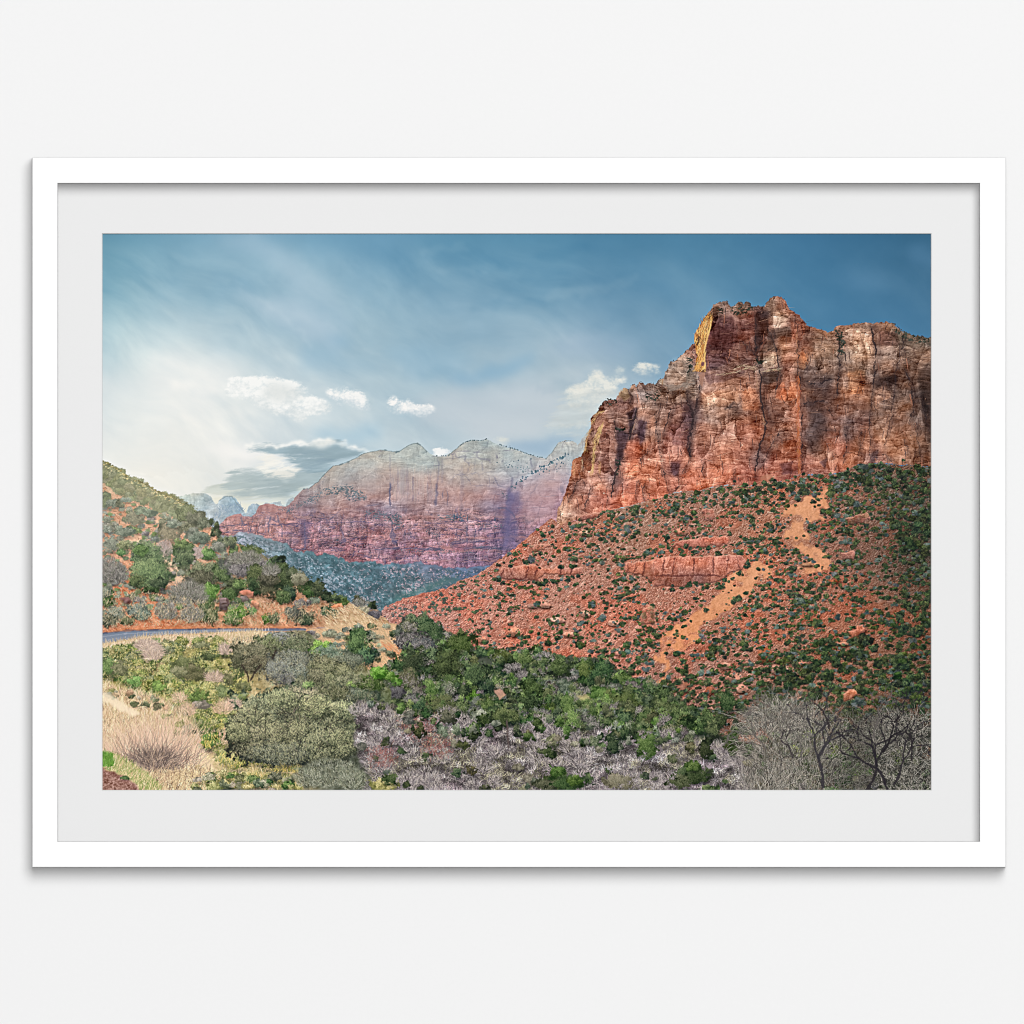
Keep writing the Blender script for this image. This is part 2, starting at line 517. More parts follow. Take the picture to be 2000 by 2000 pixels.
    wisp(P('A', 700, 1480, 1100, 1480, 1250, 1600, 1390, 1670, 1250, 1660, 900, 1600), (248, 246, 243), .75, 8, seed=13)
    wisp(P('C', 1200, 330, 1500, 280, 1700, 380, 1400, 470), (108, 150, 182), .35, 14, seed=14)
    wisp(P('C', 1700, 90, 1880, 60, 1886, 260, 1760, 240), (90, 134, 168), .4, 9, seed=15)

    for k in range(46):
        x0 = R.uniform(260, 1250); y0 = R.uniform(480, 780); L_ = R.uniform(60, 210)
        q_ = np.array([[x0, y0], [x0 + L_ * .5, y0 + L_ * R.uniform(.05, .4)], [x0 + L_, y0 + L_ * R.uniform(.3, .9)]])
        if x0 > 800: q_[:, 1] = y0 + (q_[:, 1] - y0) * -.25
        w_ = R.uniform(6, 20)
        b, m = pmask(np.concatenate([q_, (q_ + [w_ * .3, w_])[::-1]]), jit=7, js=16, soft=R.uniform(3, 7), seed=k)
        over(b, m * R.uniform(.10, .30), IMG[b] + np.array([26, 18, 12], np.float32) * (1 if R.random() < .7 else -1))

    def cumulus(pts, top, base, seed, soft=2.2, a=.95, jit=9, js=22):
        """heaped cloud: puffs with crisp bright tops, worn away underneath"""
        pts = np.asarray(pts); e = 14
        b = box(pts[:, 0].min() - e, pts[:, 1].min() - e, pts[:, 0].max() + e, pts[:, 1].max() + e)
        x = XX[b]; y = YY[b]
        y0, y1 = pts[:, 1].min(), pts[:, 1].max()
        t = (y - y0) / (y1 - y0)
        core = blur(inpoly(pts, x, y).astype(np.float32), 4.5 + soft * .8)
        puff = np.zeros_like(x)
        for k, (sx, am) in enumerate(((15, .5), (7.5, .42), (3.8, .26))):
            f1, gap, idn, ox, oy = worley(x / sx + .4 * fbm(x / 20, y / 20, 2, seed + k), y / sx * 1.25, seed + k)
            puff += am * (.62 - f1)
        m = core + .62 * puff + .5 * fbm(x / 24, y / 13, 4, seed + 5, .5) - .04
        wide = .16 + .05 * soft + .26 * np.clip(t, 0, 1)
        m = sm(.50 - wide, .50 + wide * 1.3, m) * a * sm(.05, .4, core)
        k = np.clip(sm(.15, .95, t + .45 * fbm(x / 22, y / 14, 4, seed + 4)) - .9 * puff, 0, 1)[..., None]
        over(b, m, np.array(top, np.float32) * (1 - k) + np.array(base, np.float32) * k)

    def bank(pts, col, a, soft, seed, st=(70, 9), amp=.5):
        """flat layered cloud with torn edges"""
        pts = np.asarray(pts); e = soft * 6 + 6
        b = box(pts[:, 0].min() - e, pts[:, 1].min() - e, pts[:, 0].max() + e, pts[:, 1].max() + e)
        x = XX[b]; y = YY[b]
        m = blur(inpoly(pts, x, y).astype(np.float32), soft * 1.9)
        n = fbm((x + 12 * fbm(x / 30, y / 14, 2, seed + 3)) / st[0], (y + .10 * x) / st[1], 5, seed, .6)
        m = sm(.22, .82, m + amp * 1.1 * n * np.clip(m * (1.25 - m) * 4, 0, 1)) * a
        c = np.array(col, np.float32) + (9 * fbm(x / 50, (y + .1 * x) / 10, 4, seed + 9))[..., None]
        over(b, m, c)
    cumulus(P('A', 890, 1060, 940, 1020, 1050, 1030, 1110, 1005, 1190, 1010, 1260, 1045, 1340, 1055, 1440, 1100, 1420, 1130, 1540, 1180, 1600, 1220, 1605, 1262, 1420, 1270, 1430, 1322, 1330, 1300, 1180, 1250, 1090, 1210, 1000, 1160, 880, 1130), (249, 249, 246), (222, 228, 228), 41, soft=3)
    fill(P('A', 1180, 1060, 1300, 1080, 1420, 1110, 1400, 1150, 1240, 1190, 1120, 1150), (222, 226, 224), .75, soft=7, jit=6, seed=42)
    cumulus(P('A', 1560, 1110, 1640, 1100, 1760, 1095, 1820, 1130, 1850, 1190, 1900, 1225, 1830, 1240, 1700, 1190, 1610, 1160), (248, 247, 244), (212, 221, 226), 43)
    cumulus(P('A', 1630, 1195, 1690, 1200, 1680, 1220, 1630, 1215), (238, 240, 240), (228, 232, 234), 44)
    cumulus(P('B', 95, 1170, 140, 1160, 185, 1200, 250, 1175, 310, 1225, 380, 1200, 420, 1255, 400, 1285, 300, 1275, 200, 1262, 110, 1250), (249, 247, 244), (214, 222, 226), 45)
    cumulus(P('B', 390, 1520, 440, 1505, 520, 1530, 560, 1570, 400, 1570), (246, 246, 244), (235, 238, 238), 46, soft=1.5)
    cumulus(P('G', 150, 400, 240, 350, 420, 350, 440, 230, 520, 170, 620, 190, 640, 280, 800, 260, 930, 240, 900, 340, 760, 400, 640, 560, 560, 650, 300, 660, 210, 560, 170, 470), (232, 232, 224), (192, 204, 206), 47, soft=5, a=.95)
    bank(P('G', -120, 760, 80, 560, 300, 420, 620, 300, 900, 300, 900, 420, 700, 560, 480, 800, 300, 920, -80, 900), (206, 212, 210), .6, 9, 59, (50, 12))
    cumulus(P('G', 180, 380, 360, 350, 400, 420, 280, 470, 180, 440), (232, 230, 220), (215, 218, 210), 48, soft=6, a=.7)
    cumulus(P('G', 440, 220, 520, 170, 620, 190, 620, 270, 500, 290), (232, 231, 222), (205, 213, 210), 49, soft=5, a=.8)
    cumulus(P('G', 980, 100, 1060, 70, 1160, 60, 1230, 110, 1380, 110, 1360, 160, 1200, 180, 1040, 190), (232, 231, 222), (206, 213, 212), 50, soft=4, a=.9)
    cumulus(P('G', 1420, 20, 1560, 0, 1560, 60, 1480, 120), (190, 206, 214), (180, 200, 210), 51, soft=4, a=.7)
    cumulus(P('G', 500, 90, 580, 60, 600, 110, 540, 130), (205, 215, 217), (190, 205, 211), 52, soft=4, a=.7)
    cumulus(P('G', 780, 130, 880, 100, 900, 180, 800, 230, 700, 220), (206, 215, 214), (190, 205, 208), 53, soft=5, a=.7)
    cumulus(P('G', 20, 830, 120, 780, 260, 840, 440, 800, 430, 930, 200, 930, 40, 900), (216, 220, 216), (190, 203, 208), 54, soft=6, a=.6)
    cumulus(P('G', -60, 830, 60, 850, 40, 910, -80, 900), (232, 232, 226), (210, 217, 216), 55, soft=4, a=.7)
    cumulus(P('J', 1050, 110, 1290, 90, 1300, 140, 1100, 160), (226, 226, 216), (200, 210, 212), 56, soft=4, a=.8)
    cumulus(P('J', 1340, 105, 1480, 85, 1500, 105, 1360, 118), (228, 228, 222), (210, 217, 218), 57, soft=2.5, a=.8)
    fill(P('J', 1150, 170, 1300, 120, 1640, 90, 1800, 60, 1950, 60, 1950, 120, 1760, 150, 1640, 300, 1450, 260), (154, 181, 203), .8, soft=7, jit=6, seed=58)
    # the low grey cloud bank with its bright rim
    bank(P('I', -150, 600, 60, 570, 200, 540, 330, 590, 700, 640, 1000, 560, 1080, 540, 900, 700, 700, 745, 200, 745, -100, 690), (196, 205, 200), .9, 6, 60)
    bank(P('I', 170, 385, 420, 395, 640, 435, 900, 440, 930, 400, 1170, 400, 1120, 520, 960, 600, 700, 690, 250, 700, 60, 620, 130, 520), (164, 181, 185), .92, 5, 61)
    bank(P('I', 270, 140, 620, 158, 900, 180, 1250, 125, 1420, 160, 1650, 215, 1500, 270, 1260, 370, 1180, 440, 1000, 480, 880, 410, 700, 290, 480, 230, 280, 190), (156, 178, 187), .95, 3.6, 62)
    bank(P('I', 560, 240, 900, 230, 1200, 210, 1250, 330, 1060, 400, 900, 380, 760, 280), (138, 161, 174), .6, 8, 63)
    bank(P('I', 320, 560, 760, 560, 900, 600, 700, 680, 330, 700), (150, 169, 175), .6, 7, 64)
    bank(P('I', 300, 430, 600, 440, 860, 450, 800, 500, 420, 500), (150, 168, 174), .5, 6, 65)
    for q, w in ((P('I', 300, 140, 430, 140, 640, 150, 850, 120, 1030, 130, 1080, 95, 1240, 95, 1280, 110, 1400, 125, 1440, 165, 1560, 195, 1660, 210), 5.5),):
        b, m = pmask(np.concatenate([q, (q + [0, 7.0])[::-1]]), jit=5, js=9, soft=2.2, seed=65)
        over(b, m * (.55 + .45 * sm(-.3, .3, fbm(XX[b] / 24, YY[b] / 12, 3, 67))) * .95, (247, 247, 243))
    fill(P('I', 1040, 110, 1240, 95, 1260, 140, 1130, 190, 900, 180, 1020, 145), (240, 240, 234), .8, soft=4, jit=4, seed=66)
    bank(P('I', 520, 235, 760, 300, 900, 400, 880, 435, 640, 430, 420, 385, 180, 370, 120, 340, 450, 345), (246, 244, 236), .9, 8, 67, (40, 10))
    fill(P('I', 700, 525, 780, 525, 760, 550, 690, 545), (205, 215, 215), .8, soft=3)
    fill(P('I', 90, 300, 480, 320, 480, 355, 180, 345), (214, 221, 224), .6, soft=6, jit=3, seed=68)
    fill(P('I', -140, 690, 120, 690, 330, 760, 700, 745, 760, 790, 330, 880, 0, 780), (240, 238, 222), .9, soft=6, jit=3, seed=69)


# ---- rock faces
def rock(b, m, base, strata=(55, 5, .12, 16), vert=(7, 60, 12), fine=10, crack=22, seed=0, tilt=0.0, tint=(1, .95, .9), patch=0.0, cell=(34, 70)):
    """sandstone: level beds, upright joints, angular facets at three sizes, streaks and dark seams"""
    x = XX[b]; y = YY[b]; h, w = x.shape
    wx = 9 * fbm(x / 38, y / 44, 4, seed + 1); wy = 8 * fbm(x / 52, y / 30, 4, seed + 2)
    yy = y + wy + tilt * x; xx = x + wx
    s = fbm(xx / strata[0], yy / strata[1], 4, seed + 3)
    gate_s = sm(-.5, .4, fbm(x / 70, y / 40, 3, seed + 13))
    st2 = ridge(xx / (strata[0] * 1.3), yy / (strata[1] * 2.2), 3, seed + 4)
    d = s * strata[3] * (.35 + .8 * gate_s) - np.clip(st2 - .50, 0, 1) * strata[3] * 2.6 * gate_s
    # facets
    beds = fbm(xx / (strata[0] * 1.9), yy / (strata[1] * .62), 3, seed + 61)
    d = d - np.clip(beds - .12, 0, .5) * strata[3] * 2.6 * gate_s + np.clip(np.roll(beds, -2, 0) - .12, 0, .5) * strata[3] * 1.9 * gate_s
    for k, (sx, sy, amp, cr, wid) in enumerate(((cell[0], cell[1], fine * 1.7, crack * 1.2, .035), (cell[0] * .75, cell[1] * .13, fine * 1.35, crack * 1.1, .06), (cell[0] * .2, cell[1] * .34, fine * 1.2, crack * .8, .06), (cell[0] * .24, cell[1] * .055, fine * 1.1, crack * .7, .10))):
        f1, gap, idn, ox, oy = worley(xx / sx + .5 * fbm(x / sx, y / sy, 2, seed + 20 + k), yy / sy + .25 * fbm(x / sx, y / sy, 2, seed + 30 + k), seed + 40 + k)
        an = idn * 40.0
        d = d + (idn - .5) * amp * 1.7 + (ox * np.cos(an) + oy * np.sin(an)) * amp * 1.5 + (ox * .7 + oy * .9) * amp * .8
        gate = sm(-.1, .45, fbm(x / 44, y / 44, 3, seed + 50 + k))
        d = d - sm(wid, 0, gap) * cr * (.25 + .9 * gate)
    vst = fbm(xx / vert[0], yy / vert[1], 4, seed + 5)
    gv = sm(-.1, .5, fbm(x / 48, y / 60, 3, seed + 12))
    d = d + np.minimum(vst, .25) * vert[2] * (.4 + 1.2 * gv)
    vr = ridge(xx / (vert[0] * 2.6), yy / (vert[1] * 1.2), 3, seed + 6)
    d = d - np.clip(vr - .56, 0, 1) * vert[2] * 4.0 * gv
    d = d + (tsl(LM, h, w) * .30 + tsl(LF, h, w) * .32 + tsl(LC, h, w) * .35) * fine
    if patch: d = d + patch * fbm(x / 34, y / 30, 4, seed + 9)
    d = d * (base.mean(-1) / 140)
    col = base + d[..., None] * np.array(tint, np.float32)
    hue = fbm(x / 40, y / 26, 4, seed + 10) * 10
    col = col + hue[..., None] * np.array([1, -.1, -.8], np.float32)
    over(b, m, np.clip(col, 16, 250))


def speck(pts, col, a, cover, scale, soft=3, seed=None):
    """distant scrub: an area broken into specks"""
    b, m = pmask(pts, jit=4, js=10, soft=soft, seed=int(pts[0, 0]))
    x = XX[b]; y = YY[b]
    n = fbm(x / scale / 1.6, y / scale, 3, int(pts[0, 1]) % 40)
    n = n + .16 * tsl(TF, *x.shape)
    k = sm(-.25, .30, n + cover - .55 + .6 * (m - .5))
    over(b, k * a * sm(0, .3, m), np.array(col, np.float32) + (14 * tsl(TM, *x.shape))[..., None])


def treeline(x0, x1, yfun, n, pal, hmin, hmax, a=1.0):
    for i in range(n):
        x = R.uniform(x0, x1); h = R.uniform(hmin, hmax)
        y = yfun[int(np.clip(x - OX, 0, W - 1))]
        bush(x, y - h * .5, h * .5, h * .75, pal, sh=0, alpha=a)


def far():
    # pale blue peaks beyond
    q = P('I', -420, 720, -400, 700, -300, 680, -240, 660, -100, 665, -40, 700, 0, 770, 20, 775, 60, 720, 110, 692, 180, 690, 230, 740, 280, 800, 310, 865, 330, 870, 350, 800, 400, 770, 440, 775, 480, 800, 520, 770, 600, 760, 690, 740, 700, 790, 740, 800, 760, 740, 820, 700, 880, 800, 700, 1000, 200, 1000, -100, 1100, -420, 950)
    b, m = pmask(q, jit=1.2, js=5, soft=.6, seed=70)
    g = guide([(345, 980, (190, 195, 180)), (380, 972, (178, 190, 188)), (400, 1000, (170, 186, 198)), (446, 972, (152, 172, 184)), (446, 1000, (146, 172, 192)), (490, 990, (150, 174, 192)), (420, 1030, (172, 188, 204)), (570, 985, (186, 196, 198)), (540, 985, (180, 195, 205))], 22)
    rock(b, m, g[b], (40, 9, .1, 3), (6, 20, 6), 5, 5, 71)
    x, y = scatter(P('I', 60, 800, 250, 770, 300, 850, 60, 900, -60, 1000), 160).T
    strokes(x, y, R.uniform(3, 9, 160), R.choice([.8, 2.3], 160) + R.normal(0, .2, 160), jitcol((122, 150, 178), 160, 8), alpha=.6)
    fill(P('I', 10, 770, 110, 692, 180, 690, 300, 850, 290, 850, 175, 700, 115, 702), (112, 132, 140), .7, soft=.7, jit=1)
    # the wide pale mountain
    ridge_l = P('I', -30, 1140, 60, 980, 130, 910, 230, 880, 270, 870, 290, 900, 380, 905, 430, 870, 450, 800, 540, 770, 620, 780, 690, 800, 740, 800, 780, 780, 870, 670, 930, 615, 980, 615, 1050, 560, 1080, 545, 1120, 490, 1180, 430, 1240, 375, 1290, 370, 1400, 330, 1500, 280, 1560, 245, 1650, 225, 1720, 212, 1780, 210, 1860, 225, 1932, 225)
    ridge_r = P('J', 70, 232, 130, 205, 200, 160, 260, 135, 300, 138, 350, 175, 400, 225, 450, 262, 500, 275, 600, 275, 640, 245, 720, 180, 780, 135, 860, 110, 960, 115, 1030, 95, 1060, 110, 1100, 135, 1180, 165, 1270, 190, 1350, 215, 1450, 255, 1560, 285, 1640, 300, 1700, 240, 1760, 150, 1780, 128, 1840, 120, 1870, 108, 1932, 120)
    ridge_e = P('G', 60, 1050, 130, 1040, 160, 1030, 200, 1040, 260, 1045, 310, 1090, 330, 1070, 420, 940, 470, 880)
    q0 = q = np.concatenate([ridge_l, ridge_r, ridge_e, P('T', 1150, 1040, 1000, 1100, 900, 1140, 700, 1140, 560, 1090, 430, 1060)])
    b, m = pmask(q, jit=.8, js=6, soft=.6, seed=72)
    g = guide([(640, 930, (160, 168, 166)), (700, 905, (164, 174, 172)), (740, 885, (166, 180, 178)), (812, 872, (160, 180, 182)), (812, 890, (168, 184, 184)), (940, 868, (160, 180, 184)), (1000, 890, (160, 182, 190)), (1100, 870, (166, 182, 186)), (1128, 890, (160, 182, 196)),
               (640, 960, (172, 170, 168)), (700, 940, (176, 172, 170)), (740, 930, (184, 176, 172)), (780, 960, (186, 172, 168)), (820, 960, (190, 174, 168)), (900, 920, (178, 178, 174)), (950, 920, (176, 180, 178)), (1000, 925, (170, 186, 194)), (1080, 900, (174, 190, 198)), (1040, 940, (178, 184, 192)), (1090, 930, (184, 178, 184)),
               (900, 980, (188, 168, 164)), (850, 980, (186, 170, 168)), (960, 980, (186, 164, 164)), (1000, 970, (160, 146, 164)), (1040, 980, (188, 162, 168)), (1080, 960, (186, 164, 172)), (1070, 1000, (184, 156, 166)),
               (780, 1010, (176, 164, 168)), (850, 1015, (184, 172, 170)), (930, 1010, (172, 162, 166)), (990, 1020, (124, 120, 154)), (1030, 1030, (172, 150, 168)), (1050, 1015, (184, 160, 170)),
               (460, 1030, (186, 150, 148)), (520, 1010, (182, 150, 148)), (560, 1000, (178, 158, 156)), (600, 980, (176, 164, 160)), (640, 1000, (172, 158, 158)), (690, 1000, (184, 166, 162)), (720, 1000, (172, 160, 166)), (490, 1030, (184, 150, 150)),
               (540, 1040, (184, 148, 148)), (590, 1030, (142, 130, 156)), (600, 1060, (166, 140, 154)), (640, 1040, (158, 138, 154)), (700, 1040, (160, 138, 152)), (740, 1040, (164, 140, 152)), (800, 1050, (168, 144, 156)), (860, 1050, (166, 142, 156)), (920, 1050, (164, 140, 156)), (980, 1050, (136, 122, 154)), (1010, 1060, (158, 140, 166)),
               (620, 1075, (176, 140, 146)), (690, 1090, (172, 136, 146)), (740, 1080, (150, 132, 154)), (800, 1090, (146, 134, 162)), (860, 1085, (150, 132, 158)), (920, 1095, (140, 132, 166)), (960, 1095, (130, 130, 168))], 24)
    pale = sm(930, 880, YY) * sm(560, 700, XX)
    g = g * np.array([1.05, .99, .965], np.float32)
    g = g + (np.array([196, 196, 188], np.float32) - g) * (pale * .42)[..., None]
    bnd = sm(985, 1015, YY) * sm(470, 520, XX)
    g = g + (np.array([192, 148, 142], np.float32) - g) * (bnd * .28)[..., None]
    x = XX[b]; y = YY[b]
    top = sm(1000, 950, y) * sm(600, 680, x)
    rock(b, m, g[b], (60, 6, .1, 8), (4.5, 40, 8), 5, 8, 73, tint=(1, 1, .92), cell=(34, 54))
    # smoother pale upper slabs
    gg = g[b] + (3.2 * fbm(x / 40, y / 5, 4, 75) + 2.5 * fbm(x / 5, y / 50, 3, 76) + 1.5 * tsl(TM, *x.shape))[..., None]
    over(b, m * sm(1000, 930, y + 25 * fbm(x / 40, y / 40, 3, 77)) * sm(560, 660, x) * .45, gg)
    # broken purple lower cliffs
    low = sm(985, 1030, y + 10 * fbm(x / 50, y / 50, 2, 79)) * m * (1 - .55 * sm(1000, 1060, x))
    h, w = x.shape
    wx = x + 5 * fbm(x / 14, y / 20, 3, 66); wy = y + 3 * fbm(x / 20, y / 9, 3, 67)
    dd = np.zeros_like(x)
    for k, (sx, sy, am) in enumerate(((30, 44, .07), (6, 26, .085), (26, 4.5, .10), (4.5, 3.2, .085))):
        f1, gap, idn, ox, oy = worley(wx / sx, wy / sy, 300 + k, .8)
        dd += (idn - .5) * am * 1.6 + (ox * .8 + oy * .9) * am * .9 - sm(.16, 0, gap) * am * 1.9 * sm(-.2, .5, fbm(x / 30, y / 30, 2, 310 + k))
    cool = np.clip(-dd * 3, 0, 1)[..., None] * np.array([-9, 0, 9], np.float32) + np.array([8, 2, -2], np.float32)
    IMG[b] = IMG[b] * (1 + (dd * low)[..., None] * 1.15) + cool * low[..., None]
    for sx, sy, sd, al in ((16, 52, 401, .75), (60, 9, 402, .85), (7, 20, 403, .55), (22, 3.6, 404, .55)):
        rg = ridge(wx / sx + .3 * fbm(x / 20, y / 20, 2, sd + 5), wy / sy, 2, sd)
        gt = sm(-.25, .35, fbm(x / 34, y / 26, 3, sd + 9))
        over(b, low * sm(.70, .90, rg) * gt * al, np.array([104, 98, 126], np.float32))
        over(b, low * sm(.74, .92, np.roll(rg, (-2, -1), (0, 1))) * gt * al * .5, np.array([206, 176, 168], np.float32))
    for y0, th, col_, al in ((1010, 5, (210, 172, 160), .5), (1022, 3, (112, 100, 126), .6), (1050, 4, (206, 160, 148), .45), (1072, 5, (104, 104, 128), .55), (1079, 4, (196, 150, 144), .5), (1088, 2.4, (110, 102, 130), .5), (1096, 3, (200, 154, 146), .45), (998, 3, (120, 112, 130), .4), (1036, 2.4, (116, 104, 128), .45)):
        yl = y0 + 5 * fbm(x / 90, x * 0 + y0, 3, 420) + 1.5 * fbm(x / 9, x * 0 + y0, 2, 421) + (x - 800) * -.012
        w_ = th * (.4 + .8 * sm(-.4, .5, fbm(x / 36, x * 0 + y0, 3, 423)))
        over(b, low * sm(w_ * .5 + .6, w_ * .5 - .6, np.abs(y - yl)) * al * sm(-.3, .2, fbm(x / 60, y / 30, 2, 424 + th)), np.array(col_, np.float32))
    up_ = m * (1 - low) * sm(560, 640, x)
    for sx, sy, sd, al in ((13, 90, 411, .42), (90, 7, 412, .40), (30, 26, 413, .35)):
        rg = ridge(x / sx + .5 * fbm(x / 30, y / 30, 2, sd + 5), y / sy + .4 * fbm(x / 40, y / 30, 2, sd + 6), 2, sd)
        gt = sm(0, .5, fbm(x / 50, y / 40, 3, sd + 9))
        over(b, up_ * sm(.76, .93, rg) * gt * al, np.array([124, 122, 138], np.float32))
    n = 800
    px, py = scatter(np.concatenate([P('I', 60, 1000, 450, 830, 800, 830, 1300, 860, 1932, 980), P('J', 300, 1000, 1300, 1000, 1400, 1100, 1000, 1400, 0, 1400), P('I', 1500, 1340, 900, 1250, 400, 1080, 60, 1060)]), n).T
    up = R.random(n) < .45
    strokes(px, py, np.where(up, R.uniform(3, 9, n), R.uniform(4, 12, n)), np.where(up, 1.57 + R.normal(0, .35, n), R.normal(0, .25, n)), pick([(96, 92, 126), (96, 98, 128), (206, 176, 174), (208, 184, 184)], n, 8), curve=R.normal(0, .6, n), alpha=.4)
    # streaked apron under the rounded summit
    n = 420
    px = R.uniform(765, 851, n); py = R.uniform(905, 940, n)
    k = .5 + .5 * vn(px / 5, px * 0, 83)
    L_ = R.uniform(8, 60, n) * R.uniform(.4, 1, n)
    strokes(px, py + R.uniform(-6, 24, n), L_, -1.57 + R.normal(0, .05, n), np.where(k[:, None] > .5, jitcol((200, 186, 176), n, 7), jitcol((156, 148, 154), n, 7)), curve=R.normal(0, .08, n), alpha=R.uniform(.06, .24, n))
    fill(P('J', 130, 380, 180, 390, 160, 600, 130, 680, 105, 560), (136, 146, 160), .30, soft=4, jit=4)
    for q, wd, a in ((P('J', 15, 560, 10, 700, 5, 800), 3, .75), (P('J', 500, 560, 500, 680, 485, 800), 4.5, .8), (P('J', 515, 300, 510, 480, 500, 600), 4, .35), (P('J', 560, 300, 555, 560), 5, .25),
                     (P('J', 250, 480, 250, 640, 240, 750), 2.5, .4), (P('J', 770, 360, 765, 600, 745, 860), 9, .22), (P('J', 975, 320, 980, 430), 3, .35), (P('J', 905, 280, 900, 420), 2, .3),
                     (P('J', 650, 520, 700, 475, 780, 465, 830, 500, 860, 580), 1.6, .5), (P('J', 1090, 480, 1130, 560, 1150, 600), 2.5, .45), (P('J', 860, 585, 1000, 580, 1150, 600), 1.8, .3), (P('J', 680, 460, 900, 455, 1080, 440), 1.6, .35),
                     (P('J', 1290, 490, 1280, 600, 1250, 680, 1235, 790), 5, .75), (P('J', 1500, 400, 1490, 330, 1485, 300), 3, .55), (P('J', 1440, 400, 1500, 460), 2.5, .6), (P('J', 1250, 480, 1430, 300), 1.5, .2),
                     (P('J', 1130, 820, 1220, 815, 1290, 870, 1320, 920), 3, .75), (P('J', 1560, 560, 1480, 680, 1440, 760), 2, .4), (P('J', 1600, 740, 1570, 860, 1540, 940), 2, .4), (P('J', 1850, 450, 1900, 480), 2, .5),
                     (P('J', 1350, 650, 1370, 760, 1350, 860), 2.4, .5), (P('J', 810, 1000, 810, 1260), 2.4, .55), (P('J', 890, 1050, 890, 1240), 2, .5), (P('J', 165, 1040, 160, 1240), 2.2, .4),
                     (P('I', 1840, 540, 1835, 700, 1830, 800), 3, .7), (P('I', 1830, 250, 1840, 520), 3, .25),
                     (P('I', 590, 900, 560, 990, 555, 1080), 3.5, .7), (P('I', 640, 880, 690, 1000, 715, 1150), 3, .65), (P('I', 780, 800, 740, 960), 3, .5), (P('I', 280, 900, 285, 1040), 2.6, .6), (P('I', 400, 900, 390, 980), 2, .5),
                     (P('I', 940, 960, 945, 1160, 930, 1250), 4, .6), (P('I', 1120, 860, 1220, 1030), 2.2, .55), (P('I', 1320, 830, 1190, 960), 2, .5), (P('I', 1080, 1130, 1080, 1260), 2.2, .5), (P('I', 1590, 840, 1600, 960), 3, .4), (P('I', 1850, 960, 1870, 1100), 4, .4)):
        pline(q, (112, 112, 134), wd * .6, a * (.62 if q[0, 1] < 985 and q[0, 0] > 760 else .85), jit=1.8, js=6, seed=int(q[0, 0]), soft=1.0 if wd > 4 else .6)
    fill(P('I', 870, 930, 1000, 960, 1000, 1130, 960, 1260, 900, 1150), (118, 108, 138), .42, soft=2.4, jit=4, seed=84)
    fill(P('J', 1250, 660, 1370, 620, 1390, 760, 1330, 900, 1340, 1200, 1200, 1280, 1190, 1000, 1230, 800), (118, 112, 144), .50, soft=2.5, jit=6, seed=85)
    fill(P('J', 1200, 980, 1330, 1000, 1330, 1160, 1180, 1250, 1000, 1150), (110, 106, 144), .3, soft=5, jit=6, seed=86)
    fill(P('J', 670, 1190, 900, 1190, 880, 1270, 660, 1260), (172, 116, 124), .35, soft=3, jit=3, seed=87)
    fill(P('J', 540, 1220, 650, 1215, 660, 1260, 560, 1260), (206, 152, 142), .7, soft=2, jit=2, seed=88)
    # bright side of the right-hand gully and its slabs
    for q in (P('J', 1290, 560, 1460, 480, 1560, 420, 1700, 350, 1850, 270), P('J', 1300, 530, 1500, 460)):
        pline(q, (196, 204, 208), 3, .4, jit=1, seed=3, soft=1.2)
    # ledge woods, hanging vegetation
    dk = ((80, 104, 118), (98, 122, 134), (124, 144, 150))
    for q, n, s0, s1 in ((P('J', 460, 870, 520, 880, 560, 920, 680, 900, 740, 900, 800, 930, 850, 970, 700, 945, 560, 940), 90, 2, 4.5), (P('I', 1060, 620, 1300, 600, 1410, 570, 1420, 620, 1560, 660, 1600, 700, 1480, 760, 1300, 660, 1100, 660), 130, 2, 4.5),
                         (P('J', 110, 1255, 500, 1270, 900, 1270, 900, 1285, 400, 1285, 110, 1275), 90, 1.4, 2.8), (P('J', 860, 960, 1200, 1000, 1190, 1030, 1050, 1010, 860, 990), 40, 1.4, 3), (P('J', 390, 1060, 540, 1090, 520, 1110, 400, 1090), 26, 1.5, 3),
                         (P('J', 0, 870, 100, 900, 160, 1000, 60, 1020, 0, 960), 60, 1.5, 3.4), (P('I', 1580, 860, 1760, 850, 1932, 900, 1932, 960, 1600, 910), 70, 1.5, 3.6), (P('I', 640, 860, 900, 760, 1100, 640, 1140, 700, 900, 820), 60, 1.2, 2.6),
                         (P('I', 1250, 1140, 1300, 1130, 1320, 1180, 1230, 1180), 18, 1.5, 3), (P('J', 890, 1230, 1150, 1210, 1140, 1240, 900, 1250), 30, 1.4, 2.6), (P('J', 1160, 650, 1230, 660, 1240, 720, 1190, 700), 18, 1.2, 2.4)):
        speck(q, (98, 120, 126), .62, .12 + .02 * n ** .5, s1 * .42)
    for x, y in P('J', 685, 900, 712, 895, 745, 895, 820, 920, 1110, 920):
        bush(x, y, 1.6, 6, dk, 'cone', sh=0, alpha=.7)
    rl = hl(np.concatenate([ridge_l, ridge_r]))
    for a0, a1, n, h0, h1 in ((852, 875, 9, 2, 5), (895, 955, 60, 1.5, 3), (975, 1062, 75, 1.5, 3.4), (600, 720, 40, .8, 1.8), (1085, 1120, 20, 1, 2)):
        treeline(a0, a1, rl, n, ((74, 94, 100), (94, 112, 116), (120, 134, 136)), h0 * .7, h1 * .7, .6)
    bush(*P('J', 1268, 180)[0], 1.6, 4.5, dk, 'cone', sh=0)
    q = P('J', 1290, 620, 1400, 520, 1500, 450, 1580, 410, 1700, 340, 1800, 290, 1890, 250)
    for i in range(70):
        t = R.random(); k = np.interp(t, np.linspace(0, 1, len(q)), q[:, 0]); l = np.interp(t, np.linspace(0, 1, len(q)), q[:, 1])
        r = R.uniform(1, 2.2); bush(k + R.normal(0, 2), l + R.normal(0, 2.5), r, r * 1.2, dk, sh=0, alpha=.8)
